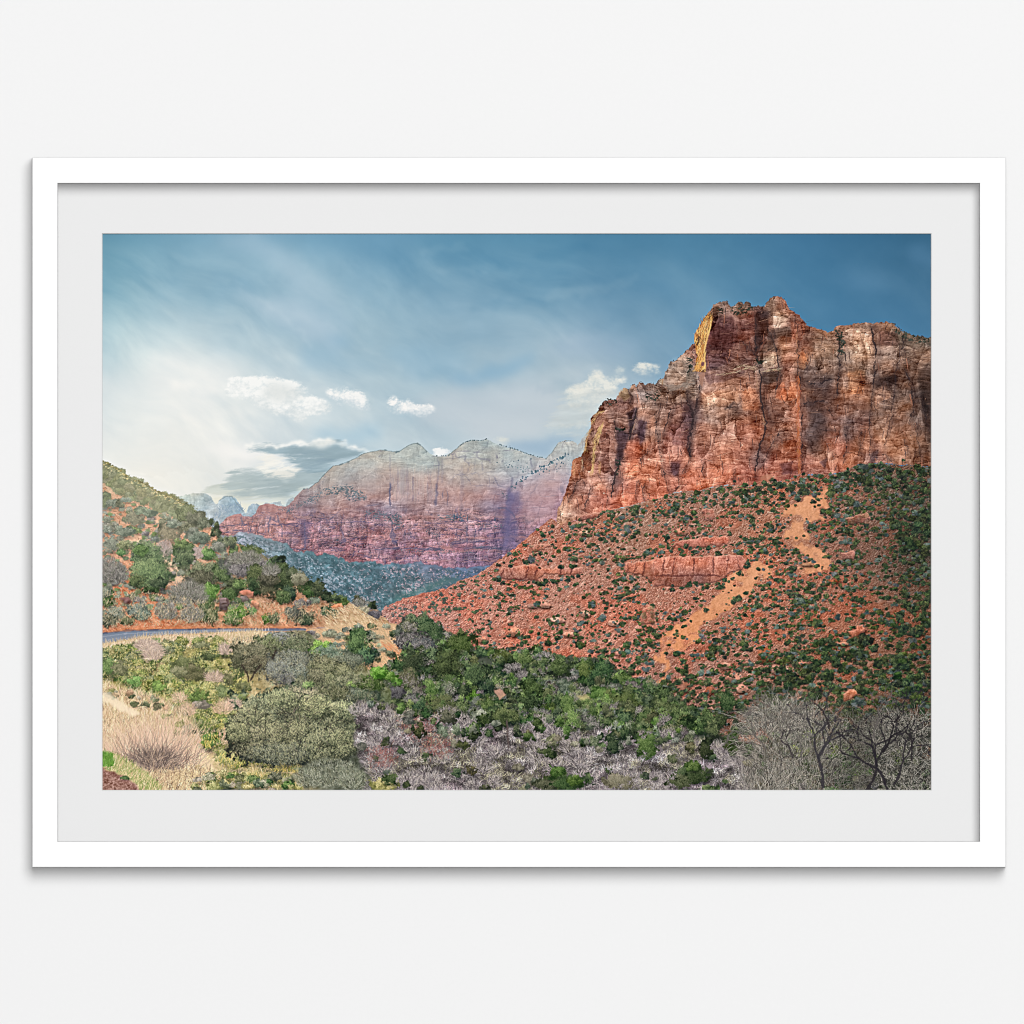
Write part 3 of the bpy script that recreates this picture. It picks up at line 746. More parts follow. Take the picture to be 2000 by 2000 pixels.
    for x, y in scatter(P('J', 1080, 330, 1500, 300, 1480, 420, 1900, 280, 1900, 420, 1500, 480, 1300, 420), 70):
        r = R.uniform(.8, 1.7); bush(x, y, r, r, dk, sh=0, alpha=.7)
    # edge of the ridge, drawn a touch darker
    for q in (P('J', 70, 235, 130, 208, 200, 163, 260, 138, 300, 141, 350, 178, 400, 228), P('J', 620, 265, 720, 184, 780, 139), P('J', 1640, 302, 1700, 243, 1765, 150), ridge_l[15:]):
        pline(q, (112, 130, 136), 1.3, .7, jit=.3, seed=2, taper=False)

    bw, mw = pmask(q0, jit=.8, js=6, soft=.6, seed=72)
    mean = blur(IMG[bw], 14)
    IMG[bw] += (IMG[bw] - mean) * (.22 * mw)[..., None]
    deep = mw * sm(900, 1010, YY[bw] + .05 * (XX[bw] - 800)) * .13
    IMG[bw] *= 1 - deep[..., None] * np.array([.85, 1.12, .75], np.float32)
    # the gully between the two walls and the slabs to its right
    for q_, c_, a_, s_ in ((P('J', 1240, 650, 1290, 600, 1300, 760, 1270, 1000, 1240, 1240, 1190, 1240, 1220, 900), (104, 100, 138), .45, 2), (P('J', 1360, 640, 1480, 560, 1640, 520, 1800, 560, 1700, 900, 1500, 1000, 1380, 980), (196, 164, 160), .30, 4), (P('J', 1440, 300, 1500, 420, 1440, 480, 1280, 520, 1260, 420), (186, 194, 196), .35, 4)):
        fill(q_, c_, a_, soft=s_, jit=5, js=14, seed=77)
    # wooded slope under it, blue with distance
    base = np.concatenate([P('I', 0, 1090, 200, 1110, 260, 1060, 430, 1090, 560, 1130, 700, 1170, 800, 1240, 900, 1290, 1000, 1270, 1080, 1315, 1130, 1310, 1200, 1290, 1280, 1330, 1380, 1370, 1560, 1390, 1640, 1360, 1760, 1400, 1932, 1400), P('J', 130, 1400, 300, 1380, 450, 1420, 650, 1440, 900, 1440, 1050, 1400)])
    q = np.concatenate([base, P('T', 1000, 1200, 700, 1230, 420, 1120)])
    b, m = pmask(q, jit=3.5, js=9, soft=.8, seed=90)
    g = guide([(470, 1055, (150, 156, 172)), (520, 1065, (124, 142, 152)), (580, 1090, (96, 124, 134)), (640, 1100, (88, 122, 130)), (700, 1120, (92, 122, 132)), (640, 1130, (94, 122, 136)), (700, 1150, (88, 118, 130)), (740, 1110, (92, 120, 130)), (770, 1120, (90, 114, 134)), (840, 1115, (114, 120, 144)), (900, 1110, (100, 114, 146)), (780, 1150, (114, 126, 138)), (740, 1165, (84, 116, 126)), (790, 1165, (86, 120, 114)), (840, 1150, (94, 118, 126)), (900, 1128, (96, 114, 134))], 26)
    x = XX[b]; y = YY[b]
    t = fbm((x + y * .6) / 16, (y - x * .35) / 7, 4, 91)
    over(b, m, g[b] * (1 + .16 * np.clip(t, -1, 1) + .05 * tsl(TM, *x.shape))[..., None])
    below = sm(0, 10, y - np.interp(x[0], base[:, 0], base[:, 1])[None])
    u = x * .8 + y * .6; v = -x * .6 + y * .8
    p1 = fbm(u / 3.6, v / 2.2, 3, 93) + .5 * fbm(x / 30, y / 22, 3, 94) + .2 * tsl(TF, *x.shape)
    wm = sm(620, 820, x)[..., None]
    lc = np.array([170, 182, 196], np.float32) * (1 - wm) + np.array([196, 172, 182], np.float32) * wm
    over(b, m * below * sm(.18, .60, p1) * .74, lc + (12 * tsl(TM, *x.shape))[..., None])
    big_ = fbm((x + .5 * y) / 44, (y - .4 * x) / 20, 3, 97)
    IMG[b] *= 1 + (m * below * np.clip(big_, -.8, .8) * .16)[..., None]
    p1 = p1 + .35 * big_
    p2 = fbm(x / 3.6, y / 3.0, 3, 95) + .5 * fbm(x / 26, y / 18, 3, 96)
    over(b, m * below * sm(.10, .48, p2) * .62, np.array([60, 88, 96], np.float32))
    pline(P('J', 0, 1830, 200, 1740, 380, 1670, 560, 1600, 760, 1560), (84, 120, 118), 12, .6, jit=4, seed=9, soft=3)


CLIFF_TOP = np.concatenate([P('G', 60, 1900, 100, 1820, 150, 1700, 180, 1600, 225, 1480, 235, 1350, 260, 1270, 350, 1230, 400, 1150, 405, 1050, 440, 950, 470, 860, 480, 750, 540, 700, 575, 630, 640, 545, 720, 515, 800, 515, 830, 440, 890, 370, 930, 385, 960, 400, 980, 345, 1020, 330, 1055, 355, 1090, 290, 1130, 300, 1150, 330, 1250, 310, 1290, 325, 1340, 260, 1390, 250, 1420, 170, 1470, 50, 1560, 10, 1600, -30, 1680, -100, 1760, -180),
                            P('H', 130, 745, 120, 680, 140, 600, 210, 460, 290, 350, 350, 270, 400, 190, 460, 150, 520, 150, 590, 128, 625, 180, 650, 215, 700, 200, 760, 145, 800, 150, 830, 180, 880, 138, 930, 165, 950, 215, 1000, 210, 1060, 205, 1130, 215, 1150, 160, 1200, 110, 1260, 75, 1330, 58, 1400, 85, 1440, 130, 1475, 210, 1500, 260, 1560, 285, 1640, 340, 1720, 430, 1760, 495),
                            P('C', 1100, 680, 1190, 715, 1220, 700, 1250, 668, 1330, 665, 1420, 645, 1500, 650, 1590, 640, 1640, 660, 1700, 710, 1780, 740, 1900, 752)])
CLIFF_BASE = np.concatenate([P('E', 1255, 90, 1290, 110, 1300, 95, 1410, 65, 1540, 20, 1620, 5), P('C', 40, 1850, 130, 1810, 300, 1800, 400, 1770, 540, 1760, 650, 1770, 800, 1740, 900, 1730, 1000, 1690, 1100, 1690, 1260, 1680, 1400, 1620, 1560, 1610, 1700, 1625, 1800, 1625, 1900, 1640)])


def cliff():
    q = np.concatenate([CLIFF_TOP, CLIFF_BASE[::-1]])
    b, m = pmask(q, jit=1.6, js=5, soft=.55, seed=100)
    g = []
    def G(z, *v):
        for i in range(0, len(v), 3):
            p = P(z, v[i], v[i + 1])[0]; g.append((p[0], p[1], v[i + 2]))
    G('G', 200, 1700, (158, 108, 92), 300, 1400, (172, 118, 94), 420, 1100, (150, 112, 92), 560, 700, (136, 108, 98), 700, 600, (140, 108, 98), 900, 420, (150, 126, 96), 880, 560, (142, 92, 80), 1000, 560, (140, 104, 94), 1100, 400, (146, 122, 112), 1200, 450, (124, 120, 118), 1300, 400, (132, 128, 124), 1500, 200, (150, 136, 122), 1500, 420, (132, 116, 106), 1700, 280, (150, 138, 126),
      700, 900, (162, 114, 98), 700, 1200, (160, 110, 94), 860, 760, (150, 116, 102), 860, 1000, (116, 92, 94), 830, 1200, (88, 74, 80), 780, 1500, (100, 80, 84), 600, 1500, (172, 116, 96), 400, 1600, (156, 110, 96), 500, 1800, (182, 114, 96), 1000, 1150, (184, 122, 104), 950, 1400, (188, 122, 100), 900, 1650, (206, 122, 98), 1130, 880, (120, 92, 92), 1100, 700, (160, 122, 106), 1250, 900, (156, 122, 106), 1400, 700, (158, 122, 106), 1250, 1200, (180, 122, 102), 1250, 1500, (196, 122, 96), 1550, 750, (160, 118, 104), 1560, 950, (164, 106, 92), 1700, 750, (94, 78, 82), 1650, 900, (132, 98, 96), 1550, 1380, (140, 100, 98), 1450, 1200, (178, 116, 100), 1400, 1600, (202, 118, 92), 1750, 1500, (204, 118, 90), 1800, 1250, (178, 116, 98), 1800, 900, (176, 130, 112), 1300, 560, (142, 118, 106), 300, 1850, (166, 112, 96), 200, 1880, (178, 138, 112), 700, 1800, (190, 112, 94))
    G('C', 450, 550, (118, 96, 82), 580, 540, (114, 96, 82), 500, 620, (124, 80, 72), 450, 720, (116, 72, 68), 600, 700, (128, 80, 70), 640, 640, (132, 80, 70), 730, 620, (98, 70, 66), 740, 700, (94, 68, 64), 800, 500, (122, 98, 78), 880, 510, (138, 82, 62), 850, 620, (158, 138, 118), 850, 720, (116, 84, 72), 960, 640, (136, 90, 74), 1000, 700, (152, 100, 82), 760, 800, (150, 104, 86), 600, 860, (124, 88, 80), 420, 900, (104, 78, 82), 420, 960, (120, 90, 82), 560, 960, (142, 104, 88), 800, 900, (160, 136, 114), 850, 820, (172, 130, 104), 900, 930, (156, 104, 86), 1000, 880, (164, 112, 84), 1000, 800, (150, 100, 82), 1010, 950, (150, 112, 90),
      1120, 760, (134, 110, 92), 1120, 880, (142, 122, 106), 1200, 820, (148, 130, 112), 1180, 960, (132, 112, 100), 1050, 720, (136, 98, 80), 1240, 770, (136, 106, 88), 1380, 720, (156, 130, 112), 1400, 840, (164, 140, 120), 1380, 940, (150, 124, 104), 1560, 740, (124, 92, 76), 1620, 700, (146, 120, 102), 1600, 860, (154, 128, 110), 1560, 950, (136, 112, 98), 1680, 700, (98, 92, 76), 1800, 770, (92, 88, 74), 1780, 830, (138, 110, 90), 1850, 880, (112, 92, 78),
      350, 1000, (148, 104, 88), 400, 1080, (150, 112, 96), 500, 1150, (164, 130, 112), 420, 1250, (152, 124, 108), 560, 1220, (128, 108, 98), 640, 1150, (160, 114, 94), 650, 1260, (152, 106, 88), 450, 1300, (134, 108, 98), 500, 1400, (170, 120, 100), 620, 1400, (176, 112, 90), 350, 1450, (176, 124, 104), 450, 1550, (182, 118, 94), 600, 1550, (180, 114, 92), 300, 1600, (194, 120, 94), 350, 1720, (204, 124, 96), 500, 1700, (192, 116, 94), 620, 1700, (166, 98, 84), 700, 1550, (124, 88, 80), 760, 1130, (128, 98, 88), 800, 1000, (116, 88, 76), 860, 1120, (156, 110, 92), 920, 1100, (170, 112, 88), 850, 1250, (132, 100, 90), 920, 1350, (176, 116, 88), 830, 1450, (154, 108, 90), 900, 1560, (184, 118, 94), 800, 1640, (180, 110, 92), 900, 1680, (160, 96, 84), 980, 1300, (172, 98, 68), 985, 1500, (176, 102, 72),
      1060, 1000, (100, 82, 76), 1100, 1120, (112, 86, 76), 1080, 1280, (102, 82, 74), 1130, 1380, (98, 78, 70), 1080, 1480, (98, 78, 72), 1200, 1450, (132, 82, 66), 1250, 1500, (160, 92, 74), 1200, 1200, (118, 84, 70), 1230, 1320, (150, 104, 86), 1180, 1560, (130, 104, 92), 1140, 1640, (166, 104, 86), 1230, 1640, (190, 114, 86), 1040, 1640, (150, 94, 82),
      1330, 1050, (154, 110, 84), 1400, 1100, (144, 100, 78), 1380, 1250, (112, 84, 74), 1320, 1400, (96, 74, 70), 1400, 1350, (124, 86, 74), 1420, 1500, (144, 100, 80), 1380, 1600, (178, 118, 90), 1560, 1120, (138, 108, 90), 1580, 1060, (98, 80, 72), 1560, 1200, (128, 100, 84), 1680, 1100, (104, 86, 76), 1700, 1200, (126, 100, 84), 1560, 1350, (144, 106, 84), 1680, 1330, (130, 96, 78), 1620, 1480, (150, 108, 84), 1700, 1560, (150, 108, 84), 1500, 1560, (132, 92, 82), 1800, 1000, (94, 76, 66), 1850, 1100, (80, 66, 60), 1800, 1250, (86, 70, 62), 1850, 1350, (94, 70, 58), 1800, 1500, (136, 98, 74), 1860, 1580, (120, 84, 64))
    base = guide(g, 12)[b]
    base = base * .80 + base.mean(-1, keepdims=True) * np.array([.235, .205, .19], np.float32)
    base = base * .94 + np.array([176, 112, 88], np.float32) * .10
    base = base * np.array([1.02, .97, .95], np.float32)
    rock(b, m, base, (46, 3.4, .1, 14), (8, 46, 13), 13, 32, 101, tilt=-.06, tint=(1.05, .98, .92), patch=10)
    B = b
    # big facets: planes that face differently
    def F(z, col, a, *v, soft=1.0, jit=2.5, seed=1): fill(P(z, *v), col, a, soft=soft, jit=jit, js=12, seed=seed)
    def D(z, f, *v, soft=1.2, jit=3, seed=1, a=1): shade(P(z, *v), np.array(f) ** (1.35 if z == 'G' else 1.15), a, soft=.7 + soft * .3, jit=jit, js=9, seed=seed)
    D('H', (.80, .74, .76), 400, 380, 680, 350, 720, 520, 760, 730, 640, 850, 300, 830, 340, 600, seed=2, soft=3)
    D('H', (.84, .80, .84), 270, 930, 650, 880, 720, 960, 560, 1040, 300, 1150, seed=3, soft=3)
    D('H', (.80, .78, .82), 290, 1180, 700, 1190, 860, 1150, 800, 1240, 360, 1330, 290, 1300, seed=4, soft=2)
    D('H', (.72, .70, .72), 1000, 300, 1200, 300, 1200, 480, 1160, 640, 1040, 840, 1005, 870, seed=5, soft=1.5)
    D('H', (.70, .72, .74), 1190, 520, 1240, 600, 1330, 840, 1200, 880, 1060, 900, 1180, 700, seed=6)
    D('H', (1.18, 1.16, 1.12), 1060, 840, 1150, 700, 1230, 700, 1170, 840, 1080, 900, seed=7)
    D('H', (1.16, 1.18, 1.18), 1200, 430, 1340, 290, 1480, 300, 1530, 480, 1360, 520, 1220, 520, seed=8)
    D('H', (.74, .74, .74), 1240, 540, 1520, 520, 1510, 640, 1270, 680, seed=9)
    D('H', (1.1, 1.02, .96), 1540, 440, 1740, 420, 1720, 560, 1660, 720, 1530, 650, seed=10)
    D('H', (1.14, 1.06, .95), 1630, 870, 1760, 880, 1770, 1000, 1720, 1160, 1640, 1120, 1620, 960, seed=11)
    D('H', (1.14, 1.15, 1.12), 1080, 1000, 1180, 900, 1320, 880, 1340, 1060, 1120, 1120, seed=12)
    D('H', (.68, .70, .72), 1090, 1170, 1350, 1140, 1330, 1300, 1180, 1340, 1100, 1320, seed=13)
    D('H', (1.16, 1.06, .98), 1320, 1360, 1440, 1310, 1460, 1560, 1310, 1560, seed=14)
    D('H', (1.14, 1.1, 1.04), 1490, 1300, 1590, 1290, 1600, 1560, 1500, 1560, seed=15)
    D('H', (.74, .76, .8), 560, 1680, 700, 1600, 730, 1640, 640, 1700, seed=16)
    D('H', (1.1, 1.04, .97), 850, 1400, 1000, 1390, 1060, 1560, 1050, 1720, 840, 1720, 800, 1560, seed=17, soft=3)
    D('H', (1.1, 1.08, 1.04), 230, 1480, 780, 1420, 780, 1600, 180, 1700, seed=18, soft=4)
    D('C', (.88, .88, .90), 1010, 1000, 1240, 990, 1250, 1200, 1300, 1330, 1160, 1300, 1150, 1560, 1010, 1560, seed=19, soft=14, jit=14)
    D('C', (.84, .82, .84), 1050, 1190, 1150, 1185, 1200, 1260, 1180, 1450, 1050, 1440, seed=20, soft=14, jit=12)
    D('C', (1.14, 1.15, 1.14), 1300, 690, 1470, 680, 1500, 900, 1350, 900, seed=21, soft=4)
    D('C', (.80, .74, .74), 1530, 710, 1650, 700, 1680, 800, 1540, 800, seed=22, soft=2)
    D('C', (.68, .66, .68), 1510, 1040, 1650, 1000, 1660, 1070, 1510, 1100, seed=23, soft=3)
    D('C', (1.14, 1.1, 1.06), 1510, 1110, 1580, 1060, 1620, 1160, 1500, 1210, seed=24, soft=2)
    D('C', (.72, .7, .7), 1800, 980, 1890, 900, 1890, 1560, 1850, 1400, 1820, 1150, seed=25, soft=4)
    D('C', (1.16, 1.1, 1.0), 1320, 980, 1440, 980, 1430, 1130, 1330, 1140, seed=26, soft=4)
    D('C', (.72, .74, .8), 1470, 1560, 1530, 1500, 1510, 1610, 1480, 1610, seed=27, soft=2)
    D('C', (.70, .70, .78), 1120, 1600, 1180, 1570, 1170, 1650, seed=28, soft=1.5)
    D('C', (.76, .74, .8), 860, 1620, 950, 1590, 930, 1680, 870, 1680, seed=29, soft=2)
    D('C', (.86, .84, .88), 90, 1350, 190, 1330, 210, 1500, 120, 1480, seed=30, soft=3)
    D('C', (.84, .82, .87), 100, 1590, 180, 1600, 150, 1700, 110, 1680, seed=31, soft=2)
    D('G', (.80, .80, .85), 1480, 1300, 1610, 1330, 1560, 1480, 1500, 1450, seed=32, soft=2)
    D('G', (.72, .70, .78), 1080, 780, 1200, 780, 1150, 960, 1110, 1150, 1070, 960, seed=33, soft=3)
    D('G', (.62, .62, .70), 790, 860, 900, 900, 960, 960, 900, 1150, 830, 1350, 770, 1400, 800, 1150, seed=34, soft=4)
    D('G', (.62, .62, .70), 930, 690, 1050, 600, 1050, 760, 1000, 860, 960, 960, 940, 760, seed=35, soft=3)
    D('G', (.78, .75, .8), 1640, 560, 1740, 640, 1760, 820, 1700, 1150, 1650, 1000, 1640, 760, seed=36, soft=4)
    D('G', (1.12, 1.08, 1.05), 950, 1030, 1080, 950, 1100, 1180, 1060, 1450, 800, 1560, 850, 1300, seed=37, soft=4)
    D('G', (1.1, 1.07, 1.03), 1180, 830, 1280, 700, 1290, 1000, 1150, 1150, seed=38, soft=4)
    tl0 = hl(CLIFF_TOP)
    tlx = lambda v: tl0[np.clip((np.asarray(v) - OX), 0, W - 1).astype(int)]
    # beds that read right across the big wall
    n = 520
    x, y = scatter(q, n).T
    ang = .10 * np.sin(x / 70) + .1 + R.normal(0, .07, n)
    k = y > tlx(x) + 6; n = int(k.sum()); x, y, ang = x[k], y[k], ang[k]
    strokes(x, y, R.uniform(6, 30, n), ang, pick([(66, 50, 48), (78, 56, 50), (196, 150, 122), (90, 66, 60)], n, 10), curve=R.normal(0, .4, n), alpha=R.uniform(.15, .5, n))
    n = 260
    x, y = scatter(q, n).T
    strokes(x, y, R.uniform(8, 34, n), -1.5 + R.normal(0, .16, n), pick([(60, 44, 46), (74, 50, 48), (186, 122, 96), (96, 66, 60)], n, 10), curve=R.normal(0, .3, n), alpha=R.uniform(.25, .6, n), wid=1.4)
    n = 600
    x, y = scatter(q, n).T
    strokes(x, y, R.uniform(2, 5, n), R.uniform(-.6, 1.2, n), pick([(48, 36, 38), (60, 44, 44), (200, 150, 124), (84, 60, 54)], n, 10), alpha=R.uniform(.2, .55, n), wid=1.3)
    # great cracks
    dk = (46, 36, 38)
    for z, wd, a, *v in (('C', 5, .9, 700, 930, 718, 1000, 725, 1060, 715, 1130, 730, 1200, 745, 1290, 760, 1350, 742, 1420, 720, 1500, 698, 1600, 680, 1720), ('C', 3, .8, 688, 610, 690, 700, 690, 860, 712, 950), ('C', 3, .85, 968, 640, 975, 790, 985, 980, 1000, 1150, 1005, 1300, 1005, 1500, 1005, 1660),
                         ('C', 6, .95, 1475, 668, 1492, 700, 1503, 800, 1515, 890), ('C', 4, .9, 1510, 900, 1505, 960, 1500, 1050, 1490, 1120), ('C', 2.5, .8, 1490, 1120, 1470, 1300, 1475, 1480, 1465, 1560), ('C', 3.5, .85, 1250, 700, 1262, 780, 1255, 900, 1262, 980, 1250, 1080, 1240, 1160), ('C', 3.5, .85, 1700, 720, 1695, 800, 1690, 880), ('C', 3.2, .85, 1710, 960, 1740, 1050, 1760, 1120, 1780, 1200, 1755, 1290, 1740, 1340),
                         ('C', 3, .8, 1670, 910, 1650, 980, 1640, 1100), ('C', 2.5, .8, 1640, 1100, 1620, 1280, 1590, 1400, 1570, 1500), ('C', 3, .75, 770, 680, 800, 750, 830, 820, 850, 960, 825, 1140), ('C', 2.5, .8, 585, 775, 640, 820, 685, 870), ('C', 3, .85, 690, 840, 720, 800, 750, 770), ('C', 2.6, .8, 210, 1100, 240, 1220, 255, 1290, 235, 1400, 215, 1500, 240, 1570), ('C', 2.2, .8, 310, 1050, 280, 1200, 260, 1300, 250, 1450),
                         ('C', 4, .9, 1040, 1072, 1090, 1066, 1160, 1052, 1190, 1035, 1222, 1040), ('C', 3.4, .85, 1010, 1205, 1060, 1195, 1150, 1186, 1180, 1195), ('C', 2.5, .8, 1190, 1240, 1220, 1290), ('C', 2.5, .7, 560, 1230, 470, 1230), ('C', 2.6, .7, 320, 1600, 330, 1720), ('C', 3, .7, 240, 1460, 230, 1600, 180, 1680), ('C', 2.5, .75, 860, 1380, 800, 1480, 720, 1640), ('C', 2.5, .75, 1300, 1350, 1310, 1500, 1290, 1620), ('C', 2.4, .7, 1410, 1380, 1395, 1560),
                         ('C', 2.2, .7, 1790, 1330, 1800, 1480, 1830, 1600), ('C', 2.4, .7, 1820, 1150, 1850, 1280, 1880, 1400), ('C', 2.2, .6, 1560, 1540, 1620, 1600), ('C', 2, .7, 1700, 1440, 1740, 1560), ('C', 2, .7, 860, 960, 850, 1080), ('C', 2.4, .7, 1025, 830, 1045, 900, 1030, 980), ('C', 2, .6, 545, 1760, 540, 1640), ('C', 2, .6, 1130, 1380, 1230, 1385),
                         ('G', 3, .8, 770, 760, 775, 900, 790, 1000), ('G', 4, .85, 1050, 620, 1020, 760, 990, 900, 960, 1030), ('G', 6, .85, 830, 1240, 840, 1330, 790, 1460, 760, 1600, 740, 1750), ('G', 3, .8, 1290, 680, 1300, 800, 1310, 950, 1330, 1100, 1360, 1300, 1380, 1480), ('G', 3, .8, 1500, 620, 1450, 760, 1400, 920), ('G', 3.5, .85, 1670, 400, 1700, 560, 1740, 650, 1770, 780, 1710, 1000, 1720, 1180, 1730, 1300), ('G', 3, .8, 1830, 480, 1810, 580, 1770, 680), ('G', 2.6, .75, 1220, 1170, 1130, 1230, 1090, 1290), ('G', 2.4, .7, 1060, 1540, 1020, 1760),
                         ('G', 2.4, .7, 1160, 1560, 1140, 1800), ('G', 2.4, .7, 1600, 1600, 1500, 1700), ('G', 2.2, .7, 360, 1230, 370, 1420), ('G', 2.4, .7, 480, 1600, 420, 1820, 390, 1900), ('G', 2.4, .75, 330, 1520, 260, 1650, 200, 1800), ('G', 3, .7, 1380, 1400, 1430, 1560, 1460, 1700), ('G', 2.4, .7, 950, 390, 990, 480, 960, 560), ('G', 2.4, .7, 1060, 360, 1120, 520), ('G', 2.6, .8, 1840, 230, 1850, 400), ('G', 2.5, .7, 690, 1600, 680, 1880)):
        pline(P(z, *v) + [wd * .8, 0], (58, 46, 48), wd * 2.6, .26, jit=2.5, js=12, seed=int(v[0]) + 2, soft=2.2)
        pline(P(z, *v), dk, wd * .46, a * .82, jit=2.8, js=7, seed=int(v[0]), soft=.4)
    # light catching the rims beside the cracks
    for z, col, wd, a, *v in (('C', (182, 106, 72), 6, .8, 978, 1000, 985, 1150, 975, 1300, 985, 1500, 990, 1680), ('C', (196, 132, 98), 3, .5, 968, 680, 972, 900), ('C', (204, 176, 146), 2.4, .6, 400, 1010, 560, 985, 640, 955, 690, 968), ('C', (212, 182, 152), 2.4, .65, 520, 975, 600, 940, 700, 955), ('C', (196, 172, 140), 3, .6, 720, 985, 850, 965), ('C', (186, 140, 116), 2.5, .5, 690, 960, 700, 1080),
                              ('C', (188, 140, 112), 2.4, .55, 735, 1270, 748, 1340), ('G', (206, 166, 112), 4, .7, 490, 880, 440, 960, 415, 1060, 405, 1140), ('G', (218, 180, 120), 5, .8, 630, 800, 580, 900, 530, 1020, 515, 1140, 510, 1300, 490, 1460), ('G', (222, 188, 130), 3, .7, 620, 830, 560, 1060), ('G', (204, 156, 112), 5, .6, 600, 1280, 580, 1420), ('G', (200, 146, 108), 7, .5, 270, 1290, 255, 1460), ('G', (196, 160, 130), 3, .6, 370, 1260, 365, 1420),
                              ('G', (206, 168, 116), 4, .7, 660, 650, 560, 690, 500, 800), ('G', (196, 150, 122), 3, .5, 1070, 1420, 900, 1460), ('G', (190, 150, 126), 3, .5, 1050, 760, 1010, 880), ('G', (196, 164, 130), 3, .5, 870, 390, 830, 480), ('G', (206, 150, 118), 3, .5, 1640, 1560, 1560, 1680)):
        pt = P(z, *v); seg = np.hypot(*np.diff(pt, axis=0).T); dd = np.concatenate([[0], np.cumsum(seg)])
        n = int(dd[-1] * wd * .34) + 4; tt = R.uniform(0, dd[-1], n)
        px = np.interp(tt, dd, pt[:, 0]); py = np.interp(tt, dd, pt[:, 1]); hd = np.arctan2(-(np.interp(tt + 2, dd, pt[:, 1]) - py), np.interp(tt + 2, dd, pt[:, 0]) - px + 1e-3)
        strokes(px + R.normal(0, wd * .28, n), py + R.normal(0, wd * .28, n), R.uniform(3, 11, n), hd + R.normal(0, .22, n), jitcol(col, n, 16), curve=R.normal(0, .3, n), alpha=R.uniform(.3, .8, n) * a)
    # the face the evening sun still reaches
    b, m = pmask(P('H', 345, 330, 380, 410, 350, 520, 330, 600, 290, 690, 270, 800, 262, 960, 285, 1160, 240, 1170, 150, 1160, 100, 1160, 130, 1060, 160, 960, 150, 800, 115, 730, 130, 640, 200, 500, 270, 390), jit=2.2, js=7, soft=.6, seed=140)
    x = XX[b]; y = YY[b]
    t = fbm(x / 4 + y / 22, y / 12, 4, 141)
    col = np.array([216, 154, 84], np.float32) + (t * 50 + 10 * tsl(LM, *x.shape))[..., None] * np.array([.9, 1, .85], np.float32)
    dark = sm(.46, .62, ridge(x / 8 + y / 26, y / 20, 3, 142))
    col = col + (np.array([112, 76, 52], np.float32) - col) * dark[..., None]
    over(b, m * .93, np.clip(col, 40, 244))
    gp = P('H', 345, 330, 380, 410, 350, 520, 330, 600, 290, 690, 270, 800, 262, 960, 285, 1160, 150, 1160, 160, 960, 150, 800, 115, 730, 130, 640, 200, 500, 270, 390)
    n = 420
    px, py = scatter(gp, n).T
    strokes(px, py, R.uniform(4, 15, n), 1.36 + R.normal(0, .16, n), pick([(240, 186, 108), (230, 168, 92), (182, 118, 68), (112, 74, 56), (246, 204, 140)], n, 10), curve=R.normal(0, .3, n), alpha=.6)
    pline(P('H', 375, 415, 345, 540, 300, 690, 275, 820, 266, 1000, 282, 1160), (238, 194, 120), 2.2, .8, jit=.8, seed=4)
    pline(P('H', 180, 650, 190, 720, 160, 780), (80, 58, 44), 3, .8, jit=1, seed=5)
    fill(P('H', 215, 1020, 260, 1010, 265, 1080, 225, 1080), (116, 74, 78), .9, jit=1)
    fill(P('H', 170, 1170, 280, 1170, 260, 1300, 220, 1400, 200, 1330), (176, 130, 110), .8, jit=1.5)
    # grey ledges on the left shoulder
    for v, c in (((20, 1120, 130, 1100, 190, 1180, 100, 1290, 0, 1300), (150, 146, 138)), ((-60, 1000, 60, 960, 100, 1060, -20, 1150), (138, 126, 116))):
        fill(P('H', *v), c, .3, jit=4, js=7, soft=1)
    for z, c, *v in (('G', (152, 148, 142), 1560, 330, 1800, 280, 1830, 210, 1860, 250, 1700, 360, 1440, 420, 1400, 340), ('G', (160, 132, 92), 830, 470, 890, 385, 930, 400, 970, 480, 900, 520), ('G', (160, 140, 104), 1350, 270, 1385, 260, 1380, 320, 1340, 330)):
        fill(P(z, *v), c, .38, jit=4, js=6, soft=1, seed=9)
    # scrub rooted on rim and ledges
    dkp = 0
    tl = hl(CLIFF_TOP)
    for a0, a1, n, h0, h1 in ((1168, 1206, 26, 1.5, 3.5), (1215, 1290, 40, 1, 3), (1285, 1360, 30, 1, 3), (1395, 1500, 60, 1, 2.6), (1500, 1580, 34, .8, 2.2), (1620, 1740, 46, .8, 1.9), (1736, 1818, 90, 1.5, 4)):
        treeline(a0, a1, tl, n // 2, ((52, 50, 46), (72, 68, 60), (100, 96, 82)), h0 * .6, h1 * .6)
    for z, n, s0, s1, *v in (('C', 130, 1.5, 4.2, 1600, 650, 1700, 715, 1780, 745, 1890, 752, 1890, 800, 1780, 775, 1690, 760), ('H', 60, 1, 2.6, 640, 220, 960, 220, 1000, 280, 900, 340, 700, 330), ('H', 40, 1, 2.5, 1000, 990, 1120, 980, 1130, 1050, 1010, 1080), ('C', 40, 1, 3, 1230, 700, 1300, 720, 1290, 860, 1260, 860), ('G', 60, 1, 3, 1160, 440, 1380, 400, 1340, 520, 1180, 540), ('G', 60, 1.5, 3.4, 800, 860, 900, 860, 900, 960, 800, 940), ('G', 40, 1, 3, 780, 1280, 840, 1260, 800, 1500), ('H', 40, 1, 3, 0, 1000, 120, 860, 100, 1080, 30, 1200), ('G', 30, 1, 2.6, 640, 540, 800, 520, 800, 600), ('H', 30, 1, 2.4, 380, 220, 600, 280, 480, 340), ('G', 30, 1, 3, 1700, 60, 1740, 120, 1690, 250)):
        speck(P(z, *v), (44, 52, 44), .85, .36, s1 * .8, soft=2)
    fill(P('C', 720, 1700, 800, 1690, 820, 1740, 780, 1760, 715, 1760), (172, 116, 92), .7, jit=2, soft=.8)


